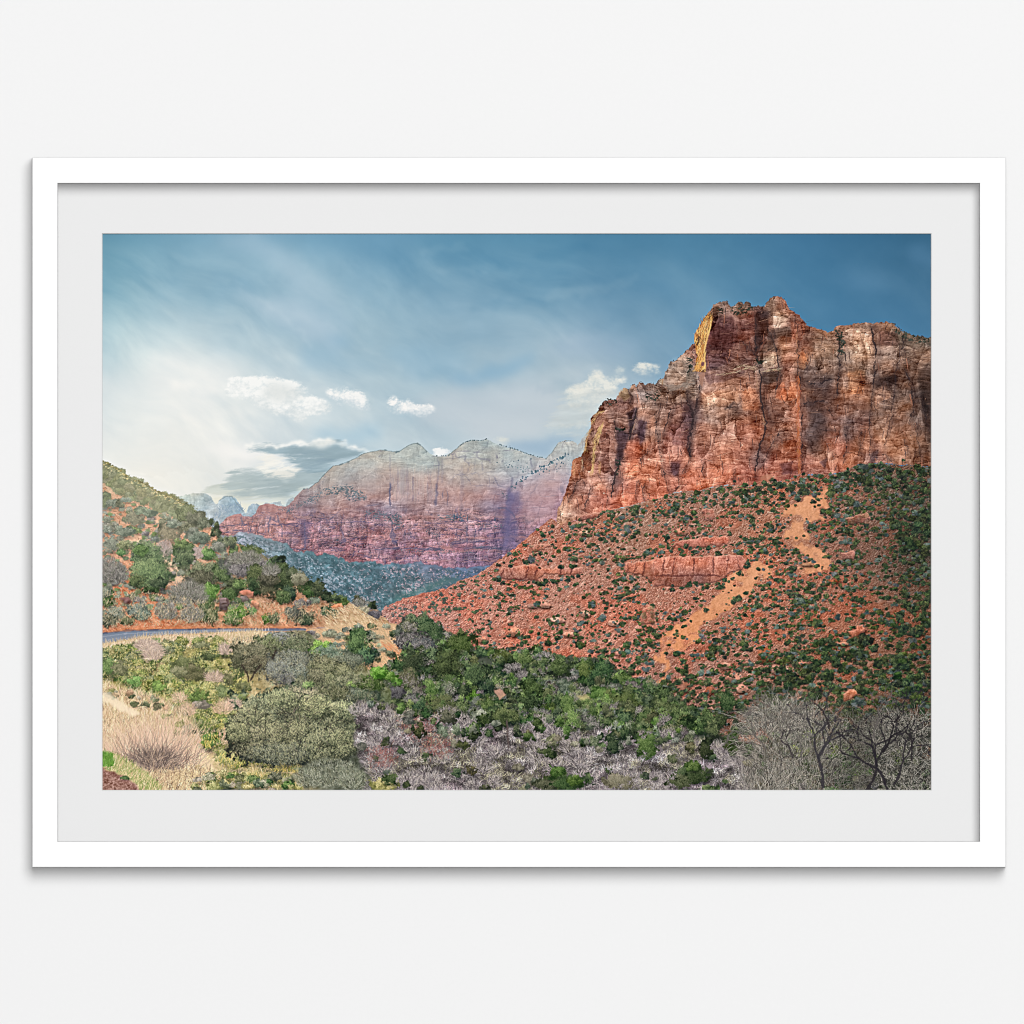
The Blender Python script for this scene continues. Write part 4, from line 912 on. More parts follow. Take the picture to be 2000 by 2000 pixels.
CHUTES = [P('F', 830, -20, 1150, -20, 1160, 60, 1020, 90, 1060, 200, 1140, 290, 1210, 370, 1260, 430, 1100, 430, 990, 470, 960, 400, 1090, 340, 1000, 280, 870, 220, 850, 180, 930, 100),
          P('F', 720, 330, 800, 440, 680, 520, 640, 600, 540, 680, 420, 770, 300, 850, 260, 950, 150, 980, 60, 1000, 20, 900, 100, 820, 300, 680, 400, 570, 560, 420),
          P('F', 160, 960, 90, 1040, 110, 1120, 20, 1230, 10, 1160, 70, 1080, -20, 1010, 60, 960), P('C', 960, 1880, 1010, 1850, 1120, 1830, 1140, 1750, 1100, 1700, 1180, 1760, 1200, 1880, 1190, 1940, 900, 1940)]


def talus():
    edge = P('E', 75, 665, 200, 610, 350, 565, 470, 545, 600, 490, 720, 440, 830, 360, 900, 310, 1010, 230, 1080, 165, 1150, 110, 1220, 60, 1265, 85, 1290, 110)
    q = np.concatenate([edge, CLIFF_BASE[2:], P('T', 1830, 1545, 760, 1545, 735, 1210)])
    b, m = pmask(q, jit=2.0, js=7, soft=.6, seed=150)
    g = guide([(760, 1190, (188, 142, 132)), (830, 1180, (196, 134, 116)), (900, 1200, (196, 130, 108)), (900, 1150, (194, 130, 110)), (1000, 1100, (194, 124, 100)), (1000, 1200, (194, 132, 108)), (1080, 1050, (190, 122, 98)), (1100, 1150, (190, 132, 108)), (1150, 1060, (176, 122, 98)), (1100, 1240, (188, 128, 104)), (1200, 1020, (164, 124, 98)), (1250, 1120, (184, 128, 102)), (1200, 1220, (186, 128, 106)), (1300, 990, (162, 122, 96)), (1350, 1050, (176, 110, 88)), (1300, 1200, (192, 124, 98)), (1400, 980, (160, 116, 92)), (1500, 1000, (184, 122, 90)), (1450, 1160, (188, 124, 94)), (1450, 1250, (164, 116, 94)), (1350, 1330, (160, 118, 100)), (1600, 1000, (160, 108, 84)), (1600, 1150, (168, 112, 86)), (1600, 1300, (150, 108, 84)), (1700, 1050, (134, 92, 72)), (1720, 1200, (148, 102, 78)), (1700, 1330, (152, 106, 80)), (1800, 1100, (84, 70, 56)), (1800, 1000, (82, 68, 56)), (1800, 1250, (124, 86, 64)), (1800, 1350, (96, 74, 56)), (1500, 1430, (120, 96, 80)), (1750, 1450, (96, 80, 66)), (1680, 960, (140, 106, 84)), (1780, 940, (110, 92, 72))], 50)
    x = XX[b]; y = YY[b]
    h, w = x.shape
    u = x * .88 - y * .48; v = x * .48 + y * .88           # beds of rubble run down to the left
    uu = u + 4 * fbm(x / 12, y / 12, 3, 155); vv = v + 3 * fbm(x / 12, y / 12, 3, 156)
    d = 10 * fbm(u / 60, v / 26, 4, 153) + 9 * fbm(u / 12, v / 5, 3, 151)
    lightn = np.zeros_like(x)
    for k, (sx, sy, am, th) in enumerate(((3.0, 1.8, 34, .30), (5.0, 2.8, 40, .58), (9, 4.6, 40, .80), (18, 9, 36, .93))):
        f1, gap, idn, ox, oy = worley(uu / sx, vv / sy, 320 + k)
        on = sm(th - .04, th + .04, idn + .16 * fbm(x / 34, y / 30, 2, 330 + k)) * sm(.02, .16, gap)
        litk = np.clip(oy * .9 + ox * .35, -.6, .6)
        d = d * (1 - .75 * on) + on * (am * (.30 + 1.25 * litk))
        d = d - sm(th - .04, th + .04, idn) * sm(.16, 0, gap) * am * .95
        lightn = np.maximum(lightn * (1 - on), on * (.5 + litk))
    d = d + tsl(LM, h, w) * 7 + tsl(LF, h, w) * 7
    gb = g[b] * np.array([.84, .79, .78], np.float32) + g[b].mean(-1, keepdims=True) * np.array([.13, .10, .09], np.float32)
    d = d * .95 + 9 * fbm(uu / 3.2, vv / 1.9, 2, 157)
    col = gb + d[..., None] * np.array([1, .98, .92], np.float32) * (gb.mean(-1, keepdims=True) / 140)
    col = col + lightn[..., None] * np.array([14, 22, 24], np.float32) - np.array([8, 5, 3], np.float32)
    red = sm(.0, .6, fbm(x / 46, y / 36, 4, 154))
    col = col * (1 + red[..., None] * np.array([.05, -.07, -.12], np.float32))
    over(b, m, np.clip(col, 18, 250))
    n = 5200
    px, py = scatter(q, n).T
    L = R.gamma(1.8, 1.4, n) + 1.2
    rt = sm(1500, 1790, px)
    ang = .45 + R.normal(0, .4, n)
    tone_ = pick([(224, 178, 154), (214, 160, 136), (228, 190, 166), (206, 144, 118)], n, 12) * (1 - .33 * rt)[:, None]
    strokes(px + .8, py + 1.7, L, ang, jitcol((72, 48, 40), n, 12), wid=1.4, alpha=.6, taper=False)
    strokes(px, py, L, ang, tone_, wid=np.clip(L / 3.4, 1, 3), alpha=.65, taper=False)
    # bare sand chutes
    for k, c in enumerate(CHUTES):
        bb, mm = pmask(c, jit=9, js=22, soft=4.5, seed=160 + k)
        xx = XX[bb]; yy = YY[bb]
        cc = np.array([222, 156, 114], np.float32) + (8 * fbm((xx * .8 - yy * .6) / 24, (xx * .6 + yy * .8) / 8, 4, 161) + 5 * tsl(TF, *xx.shape))[..., None]
        hole = sm(-.75, -.25, fbm(xx / 20, yy / 16, 3, 163))
        mm = sm(.42, .92, mm + .22 * fbm(xx / 9, yy / 7, 3, 164))
        over(bb, mm * (.30 + .62 * hole), cc)
    # boulders
    def boulder(z, x0, y0, rx, ry, col, seed, tilt=0):
        a = np.linspace(0, 2 * np.pi, 9, endpoint=False); k = np.random.default_rng(seed).uniform(.78, 1.12, 9)
        pts = P(z, *np.stack([x0 + rx * k * np.cos(a) - tilt * ry * np.sin(a), y0 + ry * k * np.sin(a)], 1).ravel())
        bb, mm = pmask(pts + [1.5, 3], soft=1.6); mul(bb, mm, (.35, .32, .32))
        bb, mm = pmask(pts, jit=1, js=5, soft=.5, seed=seed)
        yy = (YY[bb] - pts[:, 1].min()) / np.ptp(pts[:, 1])
        c = np.array(col, np.float32) * (1.18 - .55 * sm(.25, .95, yy + .25 * fbm(XX[bb] / 8, YY[bb] / 6, 3, seed)))[..., None]
        over(bb, mm, np.clip(c + 8 * tsl(TM, *yy.shape)[..., None] + 6 * tsl(TF, *yy.shape)[..., None], 20, 245))
    for k, v in enumerate((('E', 970, 840, 55, 38, (204, 142, 116)), ('E', 1160, 650, 50, 26, (196, 142, 122), -.9), ('E', 1260, 755, 58, 20, (206, 152, 132), -.8), ('E', 1340, 855, 42, 24, (208, 152, 130)), ('E', 720, 885, 50, 22, (208, 140, 116)), ('E', 1640, 775, 45, 22, (206, 152, 130)), ('E', 1670, 975, 35, 22, (202, 148, 128)), ('E', 890, 975, 45, 26, (206, 154, 132)), ('E', 1450, 160, 40, 22, (200, 150, 124)), ('E', 1450, 715, 40, 24, (206, 154, 130)), ('E', 1790, 430, 20, 10, (200, 140, 110)), ('E', 1090, 660, 40, 16, (150, 110, 96)),
                           ('F', 755, 1000, 68, 58, (146, 92, 66)), ('F', 860, 1105, 72, 46, (188, 142, 124), -.3), ('F', 480, 1070, 45, 28, (184, 138, 118)), ('F', 540, 1150, 55, 34, (186, 138, 118)), ('F', 590, 1225, 42, 34, (190, 144, 124)), ('F', 180, 1215, 52, 40, (150, 108, 90)), ('F', 1010, 1310, 62, 32, (196, 148, 128)), ('F', 1385, 820, 60, 26, (166, 100, 80), -.8), ('F', 1280, 920, 50, 14, (176, 126, 102), -.8), ('F', 1005, 1050, 40, 22, (170, 122, 102)), ('F', 1550, 1180, 45, 20, (172, 124, 98), -.5), ('F', 370, 1240, 30, 30, (160, 100, 76)), ('F', 280, 1280, 34, 20, (176, 132, 112)), ('F', 730, 1185, 30, 20, (176, 120, 100)), ('F', 1530, 1285, 55, 34, (98, 78, 64)), ('F', 1130, 1210, 50, 18, (190, 128, 98), -.7), ('F', 175, 150, 45, 24, (190, 130, 106), -.4), ('F', 490, 1350, 30, 18, (190, 148, 130)), ('F', 1040, 375, 50, 10, (160, 116, 88)), ('F', 1235, 490, 40, 14, (150, 84, 54)), ('F', 1150, 500, 26, 20, (176, 124, 98)))):
        boulder(v[0], v[1], v[2], v[3], v[4], v[5], 200 + k, v[6] if len(v) > 6 else 0)
    # junipers dotted over the slope, thickest on the right
    xs = np.arange(W) + OX
    top = np.interp(xs, np.concatenate([edge[:11, 0], CLIFF_BASE[2:, 0]]), np.concatenate([edge[:11, 1], CLIFF_BASE[2:, 1]]))
    N = 30000
    px, py = scatter(q, N).T
    o = np.argsort(py); px, py = px[o], py[o]
    clump = .6 * fbm((px * .86 - py * .5) / 90, (px * .5 + py * .86) / 22, 3, 180) + .6 * fbm(px / 40, py / 30, 3, 181)
    dens = .26 + .04 * sm(1150, 1500, px) + .10 * sm(1480, 1640, px) - .06 * sm(1640, 1800, px) + .25 * np.exp(-((py - np.interp(px, xs, top) - 22) / 26) ** 2) * (px > 1180) + .30 * clump
    dens = np.where(px < 1150, dens * .9, dens)
    inch = np.zeros(N, bool)
    for c in CHUTES: inch |= inpoly(c, px, py)
    dens = np.where(inch, dens * .16, dens)
    led = inpoly(P('F', -10, 330, 590, 310, 630, 350, 460, 470, -10, 470), px, py) | inpoly(P('E', 850, 380, 1440, 380, 1140, 490, 880, 480), px, py)
    dens = np.where(led, .02, dens)
    dens = np.where(inpoly(P('F', 1500, 20, 1890, 0, 1890, 520, 1700, 480, 1620, 200), px, py), dens + .16, dens)
    k = R.random(N) < np.clip(dens, .03, .95)
    px, py = px[k], py[k]
    near = sm(1150, 1430, py) + .55 * sm(1350, 1800, px)
    for x, y, nr in zip(px, py, near):
        y0 = np.interp(x, xs, top)
        if y < y0 + 2: continue
        r = (1.8 + 2.4 * R.random() ** 2.0 + 2.4 * nr * R.random() ** 1.3) * (1.0 if R.random() < .92 else 1.5)
        rt = float(sm(1560, 1800, x))
        pal = np.array(((34, 42, 34), (60, 74, 52), (116, 128, 86)), float)
        p = R.random()
        if p < .22: pal = np.array(((38, 46, 32), (70, 82, 50), (126, 138, 84)), float)
        elif p < .40: pal = np.array(((62, 72, 72), (92, 104, 98), (136, 146, 132)), float)
        elif p < .6: pal = np.array(((34, 42, 36), (60, 72, 54), (112, 122, 88)), float)
        pal = pal * (1 - .12 * rt) * R.uniform(.88, 1.1)
        haze = float(sm(1000, 760, x)) * .45
        pal = pal * (1 - haze) + np.array([120, 130, 140]) * haze
        r *= 1 - .30 * float(sm(1000, 760, x))
        k_ = 1 if r < 2.6 else int(R.integers(1, 4))
        for j in range(k_):
            rj = r * (R.uniform(.6, 1.0) if k_ > 1 else 1)
            ox_ = R.normal(0, r * .75) if j else 0; oy_ = R.normal(0, r * .4) - ox_ * .25 if j else 0
            bush(x + ox_, y - rj * .4 + oy_, rj * R.uniform(.95, 1.5), rj * R.uniform(.75, 1.1), pal, 'round', edge=.42, sh=.38, contrast=1.1, alpha=.92)
    for z, n, s0, s1, *v in (('F', 60, 5, 10, 1640, 30, 1880, 0, 1880, 300, 1680, 260), ('F', 50, 6, 10, 1100, 900, 1500, 880, 1540, 1000, 1200, 1120, 960, 1100), ('F', 46, 6, 10, 1600, 560, 1888, 560, 1888, 900, 1640, 880), ('F', 40, 6, 11, 760, 1100, 1100, 1060, 1120, 1200, 780, 1220), ('F', 40, 6, 11, 1650, 950, 1888, 950, 1888, 1350, 1600, 1300), ('C', 46, 4, 7, 540, 1770, 1000, 1700, 1100, 1760, 800, 1830, 560, 1850), ('C', 70, 4, 7.5, 1280, 1640, 1800, 1620, 1890, 1680, 1890, 1840, 1400, 1760)):
        n = int(n * .8); pts = scatter(P(z, *v) , n) + R.normal(0, 7, (n, 2)); pts = pts[np.argsort(pts[:, 1])]
        for x, y in pts:
            r = R.uniform(s0, s1) * R.uniform(.45, .95)
            pal = np.array(((30, 38, 32), (54, 66, 46), (100, 114, 74))) * R.uniform(.8, 1.15)
            bush(x, y, r * R.uniform(1, 1.4), r, pal, edge=.40, sh=.5)
    # red ledges
    def ledge(z, *v, col=(176, 88, 72), seed=0, a=.92):
        bb, mm = pmask(P(z, *v), jit=2.5, js=9, soft=.7, seed=seed)
        base = np.broadcast_to(np.array(col, np.float32), mm.shape + (3,)).copy()
        base = base * .42 + np.array([186, 132, 114], np.float32) * .58
        base = base * (1.16 - .36 * sm(0, 1, (YY[bb] - P(z, *v)[:, 1].min()) / np.ptp(P(z, *v)[:, 1])))[..., None]
        rock(bb, mm * a, base, (30, 5, .1, 8), (5, 22, 12), 9, 22, 170 + seed, cell=(8, 24))
        yb = YY[bb] - P(z, *v)[:, 1].min()
        edge = np.clip(mm - np.roll(mm, 2, 0), 0, 1); low = np.clip(mm - np.roll(mm, -2, 0), 0, 1)
        over(bb, edge * .7, (226, 170, 146)); over(bb, low * .6, (70, 44, 40))
    ledge('E', 850, 440, 880, 400, 960, 385, 1090, 370, 1180, 400, 1290, 390, 1440, 395, 1420, 440, 1300, 445, 1180, 440, 1130, 470, 1140, 490, 900, 475, seed=1, col=(196, 110, 86))
    ledge('E', 1720, 370, 1800, 355, 1932, 340, 1932, 480, 1900, 490, 1850, 450, 1730, 430, seed=2, col=(190, 102, 80))
    ledge('F', -10, 330, 120, 318, 300, 318, 470, 310, 590, 310, 630, 350, 590, 410, 520, 430, 460, 480, 380, 500, 150, 525, -10, 520, seed=3, col=(186, 98, 80))
    ledge('F', 90, 245, 200, 205, 330, 190, 440, 180, 510, 185, 490, 240, 380, 250, 260, 260, seed=4, col=(200, 90, 70))
    ledge('F', 1270, 290, 1370, 285, 1360, 340, 1280, 340, seed=5, col=(166, 92, 74))
    ledge('F', 320, 0, 400, -10, 400, 60, 330, 80, seed=6, col=(190, 96, 80), a=.6)
    ledge('F', 1300, 60, 1450, 20, 1480, 60, 1350, 100, seed=7, col=(186, 88, 68), a=.6)
    ledge('F', 1320, 830, 1420, 790, 1440, 820, 1360, 880, seed=8, col=(170, 98, 76))
    ledge('F', 1280, 1260, 1360, 1230, 1390, 1270, 1300, 1310, seed=9, col=(206, 118, 76))
    ledge('E', 620, 880, 720, 870, 770, 890, 700, 920, seed=10, col=(206, 130, 106), a=.7)
    ledge('E', 1060, 250, 1190, 225, 1220, 250, 1100, 290, seed=11, col=(192, 110, 86), a=.6)
    ledge('E', 1410, 40, 1560, 10, 1540, 50, 1420, 75, seed=12, col=(176, 88, 72), a=.8)
    ledge('E', 1830, 720, 1880, 640, 1932, 680, 1932, 780, 1840, 790, seed=13, col=(208, 118, 94), a=.55)
    for z, wd, *v in (('F', 3, -10, 452, 200, 448, 460, 450), ('F', 2, 130, 320, 120, 450), ('F', 2.4, 270, 330, 262, 440), ('F', 2, 60, 330, 50, 440), ('F', 2.6, 400, 320, 395, 440), ('F', 2.4, 500, 330, 490, 420), ('F', 2, 560, 320, 575, 400), ('F', 2, 330, 200, 340, 250), ('E', 2.4, 900, 472, 1120, 480), ('E', 2.2, 900, 400, 870, 450), ('E', 2, 960, 400, 930, 460), ('E', 2.4, 1060, 390, 1040, 470), ('E', 2, 1120, 390, 1100, 460), ('E', 2.4, 1290, 395, 1280, 440), ('E', 2.4, 1360, 400, 1350, 440), ('E', 2.4, 1800, 370, 1790, 430), ('E', 2.4, 1860, 360, 1850, 450), ('E', 2, 1740, 380, 1745, 420)):
        pline(P(z, *v), (96, 50, 46), wd * .7, .7, jit=1.6, js=5, seed=int(v[0] + 20))
    for z, n, *v in (('F', 26, 0, 500, 400, 500, 560, 420, 640, 360, 660, 420, 500, 540, 0, 560), ('F', 12, 80, 250, 500, 250, 500, 300, 80, 300), ('E', 18, 850, 480, 1140, 490, 1420, 440, 1420, 470, 1140, 520, 850, 510), ('E', 8, 860, 370, 1400, 370, 1400, 400, 860, 400)):
        for x, y in scatter(P(z, *v), n):
            r = R.uniform(2.2, 4.6); bush(x, y, r * 1.2, r, ((30, 40, 34), (56, 70, 52), (108, 122, 86)), edge=.42, sh=.4)


OLIVE = ((66, 72, 54), (112, 116, 88), (164, 164, 130)); GREEN = ((54, 72, 44), (94, 118, 70), (146, 166, 108)); JUN = ((46, 58, 44), (82, 98, 68), (134, 146, 104))
GREY = ((84, 82, 82), (132, 129, 124), (180, 176, 168)); SAGE = ((82, 92, 80), (126, 134, 116), (178, 184, 164)); BRIGHT = ((58, 92, 36), (104, 146, 62), (160, 194, 108))
DARK = ((30, 40, 30), (56, 72, 50), (98, 116, 78)); YEL = ((104, 106, 66), (160, 156, 106), (222, 210, 160)); PALE = ((120, 116, 96), (168, 164, 138), (214, 206, 180)); MAR = ((70, 46, 46), (120, 82, 80), (160, 122, 116))


def tone(p, f=1.0, add=0, mix=None, t=0.0):
    p = np.array(p, float) * f + add
    if mix is not None: p = p * (1 - t) + np.array(mix, float) * t
    return p


def twigs(cx, cy, rx, ry, cols, n, dark=(66, 60, 64), base=.55, up=1.0, L=None, alpha=.75, wid=1.2, curve=.9):
    """leafless shrub: fine stems fanning out of a dark heart"""
    b = box(cx - rx * 1.3, cy - ry * 1.3, cx + rx * 1.3, cy + ry * 1.3)
    x = XX[b]; y = YY[b]
    if x.size:
        u = (x - cx) / rx; v = (y - cy) / ry
        rr = np.sqrt(u * u + np.where(v > 0, (v * 1.2) ** 2, v * v)) + .35 * tsl(TC, *x.shape) * .6 + .12 * tsl(TM, *x.shape)
        over(b, sm(1.0, .45, rr) * base, np.array(dark, np.float32) * (1 + .22 * tsl(TM, *x.shape) - .25 * v)[..., None])
    a = R.uniform(0, 2 * np.pi, n); r = np.sqrt(R.random(n))
    px = cx + rx * r * np.cos(a) * .85; py = cy + ry * r * np.sin(a) * .85
    out = np.arctan2(-(py - cy - ry * .9), (px - cx) * up + 1e-3)
    ang = out + R.normal(0, .45, n)
    ll = (L or max(rx, ry) * .42) * R.uniform(.4, 1.2, n)
    strokes(px, py, ll, ang, pick(cols, n, 14), curve=R.normal(0, curve, n), alpha=R.uniform(alpha * .5, alpha, n), wid=wid)


def tuft(x0, y0, x1, y1, n, cols, L=(8, 22), ang=1.57, sp=.35, poly=None, alpha=.7, wid=1.3, curve=.3):
    if poly is not None: px, py = scatter(poly, n).T
    else: px = R.uniform(x0, x1, n); py = R.uniform(y0, y1, n)
    o = np.argsort(py); px, py = px[o], py[o]
    strokes(px, py, R.uniform(L[0], L[1], n), ang + R.normal(0, sp, n), pick(cols, n, 14), curve=R.normal(0, curve, n), alpha=R.uniform(alpha * .5, alpha, n), wid=wid)


def put(z, s, items):
    for it in items:
        p = P(z, it[0], it[1])[0]
        bush(p[0], p[1], it[2] * s, it[3] * s, it[4], it[5] if len(it) > 5 else 'round', **(it[6] if len(it) > 6 else {}))


HILL = np.concatenate([P('K', -20, 70, 40, 90, 100, 130, 210, 190, 290, 260, 400, 310, 500, 350, 620, 410, 700, 470, 860, 510, 940, 560, 1040, 640, 1130, 680, 1190, 740, 1280, 780, 1330, 850, 1430, 960, 1460, 1020, 1560, 1100, 1680, 1130),
                       P('D', 950, 235, 1080, 262, 1170, 325, 1240, 345, 1310, 410, 1380, 440, 1450, 490, 1530, 540, 1570, 590, 1640, 620, 1760, 640, 1830, 660, 1932, 690), P('E', 60, 730, 110, 775, 190, 800)])


def hill():
    q = np.concatenate([HILL, P('E', 220, 1010, 100, 1120, 0, 1120), P('D', 1500, 900, 30, 940)])
    b, m = pmask(q, jit=2, js=8, soft=.7, seed=300)
    x = XX[b]; y = YY[b]; h, w = x.shape
    g = guide([(215, 940, (186, 158, 124)), (240, 980, (222, 156, 122)), (300, 990, (222, 162, 128)), (350, 1020, (216, 164, 130)), (420, 1060, (214, 148, 112)), (215, 1040, (208, 150, 118)), (300, 1060, (220, 172, 138)), (340, 1120, (220, 184, 156)), (260, 1150, (214, 132, 92)), (220, 1200, (196, 124, 90)), (300, 1190, (216, 128, 86)), (400, 1150, (176, 140, 106)), (420, 1200, (206, 134, 98)), (520, 1180, (206, 138, 102)), (520, 1120, (130, 130, 96)), (590, 1200, (216, 142, 104)), (640, 1190, (206, 132, 98)), (700, 1210, (196, 160, 118)), (760, 1230, (206, 176, 132)), (780, 1270, (214, 172, 128)), (650, 1240, (212, 182, 144)), (640, 1170, (140, 136, 104)), (480, 1230, (206, 160, 118))], 34)
    u = x * .80 + y * .60; v = -x * .60 + y * .80
    t = fbm(u / 20, v / 5, 4, 301); c = ridge(u / 17, v / 8, 3, 302)
    d = t * 20 - np.clip(c - .45, 0, 1) * 70 + 6 * tsl(TM, h, w) + 6 * tsl(TF, h, w) + 10 * fbm(x / 40, y / 40, 3, 303)
    gb = g[b] * .82 + np.array([206, 166, 138], np.float32) * .18
    over(b, m, np.clip(gb + d[..., None] * np.array([.9, 1, .95], np.float32), 30, 250))
    n = 2600
    px, py = scatter(q, n).T
    strokes(px, py, R.uniform(2, 11, n), -.72 + R.normal(0, .3, n), pick([(236, 190, 160), (226, 170, 136), (176, 104, 72), (130, 84, 62), (214, 140, 100)], n, 10), wid=1.5, alpha=.6)
    # pale trail of rock
    fill(P('K', 180, 1070, 400, 1065, 560, 1090, 680, 1160, 760, 1260, 880, 1340, 1050, 1440, 1000, 1540, 930, 1600, 830, 1560, 760, 1420, 640, 1240, 560, 1140, 380, 1110), (226, 196, 164), .75, jit=4, js=14, soft=1.5, seed=304)
    for v_, wd, col in (((560, 1100, 680, 1180, 760, 1270, 900, 1370, 1020, 1510), 3, (240, 214, 180)), ((700, 1270, 820, 1370, 940, 1460, 1000, 1520), 2, (150, 116, 100)), ((640, 1230, 740, 1350, 860, 1450), 2, (150, 120, 104)), ((200, 1080, 400, 1075, 560, 1095), 4, (236, 216, 176)), ((680, 1255, 730, 1290), 3, (70, 62, 60))):
        pline(P('K', *v_), col, wd, .75, jit=1.5, seed=int(v_[0]))
    # ridge scrub in the glare
    hz = (196, 188, 150)
    tl = hl(HILL)
    for i in range(220):
        xx = 200 + 196 * R.random() ** 1.1
        y0 = tl[int(xx - OX)]
        yy = y0 + R.uniform(0, 1) ** 1.2 * np.interp(xx, [200, 240, 300, 340, 400], [34, 40, 34, 30, 26])
        r = R.uniform(4.5, 9)
        bush(xx, yy + 2, r * 1.35, r, tone(((84, 92, 66), (124, 130, 96), (164, 166, 126)), 1, 0, hz, .08 + .2 * R.random()), sh=.1, contrast=.9)
    n = 300
    xx = 200 + 180 * R.random(n); y0 = tl[np.clip(xx - OX, 0, W - 1).astype(int)]
    for a, c in zip(xx[:150], y0[:150]):
        r = R.uniform(.9, 2.3); bush(a, c - R.uniform(-1, 3), r * 1.3, r, ((84, 80, 48), (120, 116, 74), (160, 150, 96)), sh=0, alpha=.9)
    for a, c in zip(xx[150:], y0[150:]):
        r = R.uniform(.8, 1.6); bush(a, c + R.uniform(-1, 9), r * 1.5, r, ((216, 190, 124), (240, 218, 154), (252, 238, 190)), sh=0, alpha=.55 * (R.random() < .6))
    # road
    up = P('D', 20, 847, 200, 826, 400, 820, 700, 815, 1100, 812, 1430, 815); lo = P('D', 20, 922, 150, 902, 300, 873, 500, 857, 800, 841, 1100, 831, 1430, 828)
    fill(np.concatenate([up, lo[::-1]]), (128, 138, 154), 1, soft=.6)
    fill(np.concatenate([up, (up + [0, 4.5])[::-1]]), (112, 120, 136), .6, soft=1)
    pline(up + [0, .3], (74, 74, 92), 1.6, .8, jit=.3, seed=1, taper=False)
    pline(P('D', 20, 872, 200, 848, 420, 838, 700, 829, 1000, 823), (168, 172, 186), 1.3, .7, jit=.2, seed=2, taper=False)
    pline(P('D', 20, 898, 160, 878, 320, 855, 520, 843), (148, 158, 178), 1.2, .6, jit=.2, seed=3, taper=False)
    pline(P('D', 1100, 816, 1430, 818), (106, 110, 132), 2.4, .6, jit=.2, seed=4)
    pline(P('D', 1430, 818, 1560, 806, 1700, 804, 1900, 800), (150, 140, 150), 1.6, .5, jit=.4, seed=4)
    for i in range(5):
        pp = P('D', 1085 + 22 * i, 803 + (i % 2) * 6)[0]; fill([pp, pp + [1.6, 0], pp + [1.6, 7], pp + [0, 7]], (226, 214, 206), .75, soft=.5)
    pline(P('D', 60, 838, 400, 812, 800, 806, 1420, 806), (206, 132, 92), 3, .5, jit=1.2, seed=6)
    # shrubs of the slope
    for i in range(620):
        p = scatter(P('K', 0, 520, 560, 640, 1000, 800, 1350, 980, 1932, 1250, 1932, 1932, 0, 1932), 1)[0]
        r = R.uniform(2, 5.5)
        bush(p[0], p[1], r * 1.5, r, tone([SAGE, GREY, OLIVE, SAGE, GREEN][R.integers(0, 5)], R.uniform(.9, 1.1), 0, (212, 196, 166), .18), sh=.35, contrast=.85)
    put('K', .1553, [(40, 560, 70, 110, tone(JUN, 1, 0, (190, 190, 160), .2)), (130, 600, 90, 60, tone(SAGE, .95)), (220, 600, 60, 50, OLIVE), (400, 800, 120, 90, tone(OLIVE, 1.05, 0, (180, 176, 160), .3)), (390, 930, 80, 60, tone(GREEN, 1.15)), (60, 790, 60, 60, SAGE), (120, 900, 100, 60, SAGE), (250, 960, 130, 70, tone(SAGE, .95)), (60, 930, 70, 50, SAGE), (480, 690, 70, 60, SAGE), (600, 720, 90, 50, SAGE), (300, 560, 80, 40, SAGE), (540, 980, 50, 30, GREY), (660, 1040, 45, 40, SAGE), (650, 985, 30, 30, GREEN), (750, 880, 50, 80, OLIVE), (860, 980, 130, 110, tone(OLIVE, 1.05, 0, (190, 180, 150), .2)), (910, 860, 90, 60, SAGE), (840, 780, 50, 40, SAGE), (1060, 720, 140, 110, tone(OLIVE, .95)), (1160, 790, 130, 90, tone(OLIVE, .9)), (1280, 850, 90, 70, tone(OLIVE, .85)), (1080, 900, 90, 60, OLIVE), (1200, 1030, 130, 70, tone(SAGE, .9)), (1150, 950, 80, 40, SAGE), (1600, 1090, 90, 70, JUN), (1500, 1060, 60, 50, JUN), (1400, 1180, 60, 40, SAGE), (1660, 1190, 50, 60, tone(GREEN, 1.1)),
                    (100, 1130, 140, 90, tone(GREY, .95, 0, (120, 130, 100), .25)), (270, 1130, 120, 60, tone(OLIVE, 1.1)), (240, 1230, 60, 50, tone(GREEN, 1.1)), (1390, 960, 34, 60, DARK, 'cone'), (1430, 900, 40, 60, DARK), (1370, 830, 36, 50, DARK), (1450, 980, 40, 50, DARK)])
    for cx, cy, rx, ry in ((790, 1170, 120, 110), (1200, 1230, 100, 80)):
        p = P('K', cx, cy)[0]; twigs(p[0], p[1], rx * .155, ry * .155, [(176, 156, 150), (150, 132, 130), (196, 176, 168)], 300, (150, 130, 126), L=6, alpha=.6)
    p = P('K', 110, 1440)[0]
    for dx, dy, rx, ry, n in ((-8, 0, 34, 28, 900), (12, 8, 26, 22, 500)): twigs(p[0] + dx, p[1] + dy, rx, ry, [(146, 140, 134), (118, 114, 112), (168, 162, 152), (104, 106, 92), (88, 86, 82)], n, (98, 94, 92), L=7, base=.9, alpha=.6)
    put('K', .1553, [(560, 1300, 190, 220, tone(JUN, 1.12, 4), 'round', dict(edge=.22)), (600, 1500, 250, 230, tone(JUN, 1.08, 4), 'round', dict(edge=.22)), (480, 1180, 100, 90, tone(GREEN, 1.05)), (440, 1580, 100, 80, JUN), (700, 1600, 130, 80, tone(JUN, .9)), (620, 1690, 120, 40, DARK),
                     (1020, 1180, 130, 110, tone(GREEN, .95)), (1020, 1290, 140, 110, tone(JUN, .95)), (980, 1110, 90, 60, tone(GREEN, 1.1)), (1330, 1230, 70, 60, tone(BRIGHT, .95)), (1330, 1290, 70, 30, GREEN)])
